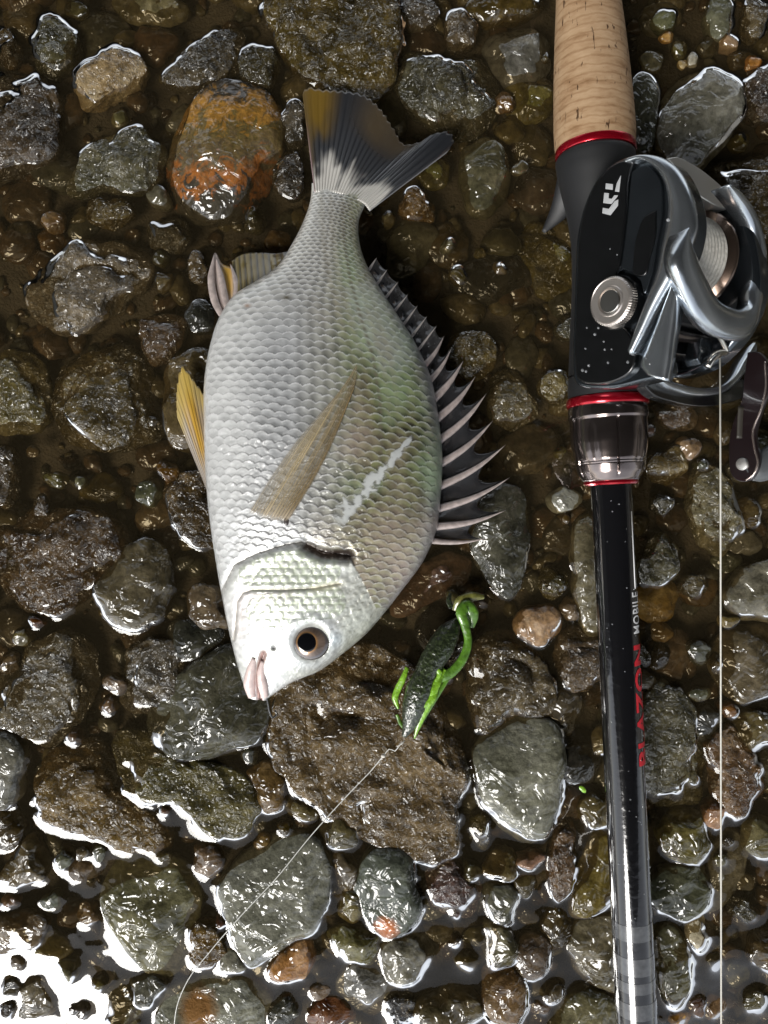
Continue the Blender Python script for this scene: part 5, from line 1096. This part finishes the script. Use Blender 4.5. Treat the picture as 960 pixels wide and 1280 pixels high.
slot = catmull([unp(x, y, 'v', VH + .15) for x, y in ((927,508),(926,525),(925,548))], 12); tube('crank_slot', slot, .0013, simple('slot_dark', (.03, .026, .02), .5), crank, n=12, flat=.4)
disc('rivet', unp(927, 580, 'v', VH + .8), .0021, .001, M_silver, crank, n=40, prof_=[(.0022, -.001), (.0022, -.0002), (.0018, .0002), (.0008, .0004)])
kc = unp(950, 588, 'v', VH - 5); kp = [kc + (EX * x + EY * y) * MM for x, y in ((-5, -1), (0, 1), (7, 4), (14, 6), (22, 7), (30, 6))]
tube('handle_knob', catmull(np.array(kp), 24), np.interp(np.linspace(0, 1, 24), [0, .1, .3, .7, 1], [2.5, 5.0, 6.0, 7.0, 4]) * MM, simple('grey_knob', (.07, .075, .08), .35, 0, .5, .1), crank, n=24, flat=.7)
# droplets standing on the plates and the rod
M_drop = simple('water_drop', (.5, .52, .54), .03, 0, 1, .02, alpha=.35)
U, F = ico(2)
for parent_, items in ((plate, [(838,300,21.4), (843,322,21.4), (845,285,21.4), (803,418,21.4), (812,400,19.6), (813,455,19.7), (756,437,19.4), (748,410,19.4), (812,462,19.7), (808,448,19.7), (835,275,21.4), (825,352,21.4)] + [(rng.uniform(726, 786), rng.uniform(300, 470), 19.25) for _ in range(16)]),):
    for (x, y, c) in items:
        q_ = unp(x, y, 'v', c); r_ = rng.uniform(.00025, .0006); mk('droplet', U * r_ * np.array([1, 1, .8]) + q_, F, M_drop, parent_)
for k in range(46):
    y = rng.uniform(620, 1150); a_k = math.radians(rng.uniform(-60, 60)); r_ = rng.uniform(.00012, .00034)
    mk('droplet', U * r_ + axis(y) + (25.05 * KR) * (math.sin(a_k) * EX + math.cos(a_k) * EZ), F, M_drop, blank)

# ------------------------------------------------------------------ lines and lure
M_line = simple('pale_braid_line', (.62, .60, .54), .55)
g0 = unp(900, 444, 'u', 34)
ml = [tuple(g0)] + [tuple(P(900.5 + .2 * k, 444 + (1500 - 444) * k / 6, g0[2] + (.024 - g0[2]) * k / 6)) for k in range(1, 7)]
o = tube('fishing_line', np.array(ml), .00030, M_line, None, n=8, loc=tuple(g0)); tag(o, 'taut pale braided line running from the reel beside the rod', 'fishing line')
ll = catmull([P(*q_) for q_ in ((506,926,.0125),(499,932,.0125),(493,939,.012),(488,936,.0115),(480,944,.011),(465,962,.0098),(440,988,.0095),(390,1043,.0090),(345,1098,.0088),(300,1146,.0085),(262,1190,.0075),(235,1225,.0070),(222,1255,.0068),(217,1290,.006),(214,1330,.005))], 120)
o = tube('leader_line', ll, .00019, simple('clear_leader', (.60, .60, .56), .4, 0, .5, .1), None, n=8, loc=tuple(ll[0])); tag(o, 'thin pale leader line running from the lure over grey stones', 'fishing line')
U, F = ico(2); mk('knot', U * np.array([.0009, .0007, .0006]) + P(479, 945, .0112), F, M_line, o)
ho = tube('fish_hook', catmull([P(*q_) for q_ in ((329,858,.0175),(333,872,.0168),(335,880,.015),(337,890,.013),(341,897,.012),(346,893,.012),(344,888,.0122))], 30), .00038, simple('hook_steel', (.12, .12, .12), .25, .9), None, n=8, loc=tuple(P(335, 880, .015)))
tag(ho, 'small dark steel hook hanging from the fish mouth', 'hook')

m, nt, out = newmat('green_flake_plastic'); L = nt.links.new
tc = N(nt, 'ShaderNodeTexCoord'); b = principled(nt, out, **{'Roughness': .3, 'Coat Weight': 1.0, 'Coat Roughness': .08})
n1 = N(nt, 'ShaderNodeTexNoise', Scale=1100.0, Detail=2.0); L(tc.outputs['Object'], n1.inputs['Vector']); r = N(nt, 'ShaderNodeValToRGB'); L(n1.outputs[0], r.inputs[0]); e = r.color_ramp.elements
e[0].position = .45; e[0].color = (.016, .022, .010, 1); e[1].position = .75; e[1].color = (.055, .075, .03, 1); L(r.outputs[0], b.inputs['Base Color'])
n2 = N(nt, 'ShaderNodeTexNoise', Scale=700.0, Detail=2.0); L(tc.outputs['Object'], n2.inputs['Vector']); bp = N(nt, 'ShaderNodeBump', Strength=.7, Distance=.0008); L(n2.outputs[0], bp.inputs['Height']); L(bp.outputs[0], b.inputs['Normal']); L(bp.outputs[0], b.inputs['Coat Normal'])
M_lure = m
M_chart = simple('chartreuse_plastic', (.20, .42, .025), .35, 0, .9, .08, var=.35, vscale=600, bump=.0004, bscale=900)
M_green = simple('green_plastic', (.085, .20, .018), .35, 0, .9, .08, var=.4, vscale=500, bump=.0003, bscale=900)
M_olv = simple('olive_plastic', (.15, .15, .035), .35, 0, .9, .08, var=.5, vscale=600)
LZ = .0115
lure = tag(empty('soft_lure', tuple(P(530, 860, .006))), 'dark green soft plastic crawfish lure with chartreuse edges on the craggy boulder', 'lure')
def ltube(name, pts_, rad, mat, n=20, flat=.8, parent=lure, ribs=0.0, m_=60):
    c_ = catmull([P(x, y, z_) for x, y, z_ in pts_], m_); rr_ = np.interp(np.linspace(0, 1, m_), np.linspace(0, 1, len(rad)), rad) * .00029
    if ribs: rr_ = rr_ * (1 + ribs * np.sin(np.arange(m_) * 1.5))
    return tube(name, c_, rr_, mat, parent, n=n, flat=flat)
ltube('body', [(505,921,LZ), (511,908,LZ), (519,880,LZ + .001), (528,852,LZ + .0012), (537,832,LZ + .0006), (549,812,LZ - .0003), (560,793,LZ - .0015), (574,773,LZ - .0035)], [3, 11, 15.5, 17, 14, 16, 17, 14, 4], M_lure, ribs=.010, n=28, m_=90)
ltube('side_strip', [(518,923,LZ), (524,905,LZ + .001), (533,884,LZ + .0025), (541,866,LZ + .003), (549,848,LZ + .002), (556,836,LZ + .001)], [1, 3.4, 4.6, 5.4, 5.5, 3], M_chart, n=12, flat=.5)
ltube('side_strip', [(524,912,LZ - .001), (531,896,LZ), (540,880,LZ + .001), (551,862,LZ + .0015), (562,846,LZ + .001)], [.8, 2.4, 3, 3.2, 2], M_green, n=10, flat=.5)
ltube('side_strip', [(533,846,LZ + .0035), (541,836,LZ + .003), (549,840,LZ + .0028), (545,852,LZ + .003)], [1, 3, 3.4, 1.6], M_chart, n=10, flat=.5)
ltube('feeler', [(496,893,LZ - .002), (500,903,LZ - .002), (507,914,LZ - .001)], [2, 2.6, 1], M_green, n=10, flat=.5)
ltube('claw', [(545,850,LZ + .001), (562,842,LZ + .001), (577,826,LZ + .0005), (585,803,LZ), (581,780,LZ), (577,764,LZ), (583,757,LZ - .001), (591,768,LZ - .002), (589,784,LZ - .003)], [6, 6.5, 6, 5.5, 5, 6, 7.5, 8, 4], M_green, n=14, flat=.5, m_=80)
ltube('claw', [(527,884,LZ + .0035), (537,878,LZ + .0035), (543,868,LZ + .003), (545,860,LZ + .002)], [1.5, 4.5, 5, 3], M_chart, n=10, flat=.5)
ltube('feeler', [(498,886,LZ - .001), (494,872,LZ - .001), (498,860,LZ - .001), (504,848,LZ - .0005), (509,834,LZ - .001)], [1.5, 4.2, 4.5, 4, 2.5], M_chart, n=10, flat=.5)
ltube('antenna', [(569,763,LZ - .004), (574,752,LZ - .003), (588,746,LZ - .003), (605,746,LZ - .004)], [4, 6, 6.5, 3], M_olv, n=12, flat=.6)
ltube('antenna', [(564,760,LZ - .004), (561,750,LZ - .005), (563,742,LZ - .006)], [3.5, 3.5, 2], M_lure, n=10, flat=.7)
U, F = ico(4)
lf = tube('green_leaf', catmull([P(*q_) for q_ in ((724,983,.0035), (728,986,.0037), (732,991,.0035))], 12), np.array([.2, .6, .9, 1, 1, 1, 1, 1, .9, .8, .5, .2]) * .0009, M_chart, None, n=10, flat=.35, loc=tuple(P(728, 986, .0036)))
tag(lf, 'tiny bright green leaf scrap beside the pale grey stone', 'leaf')
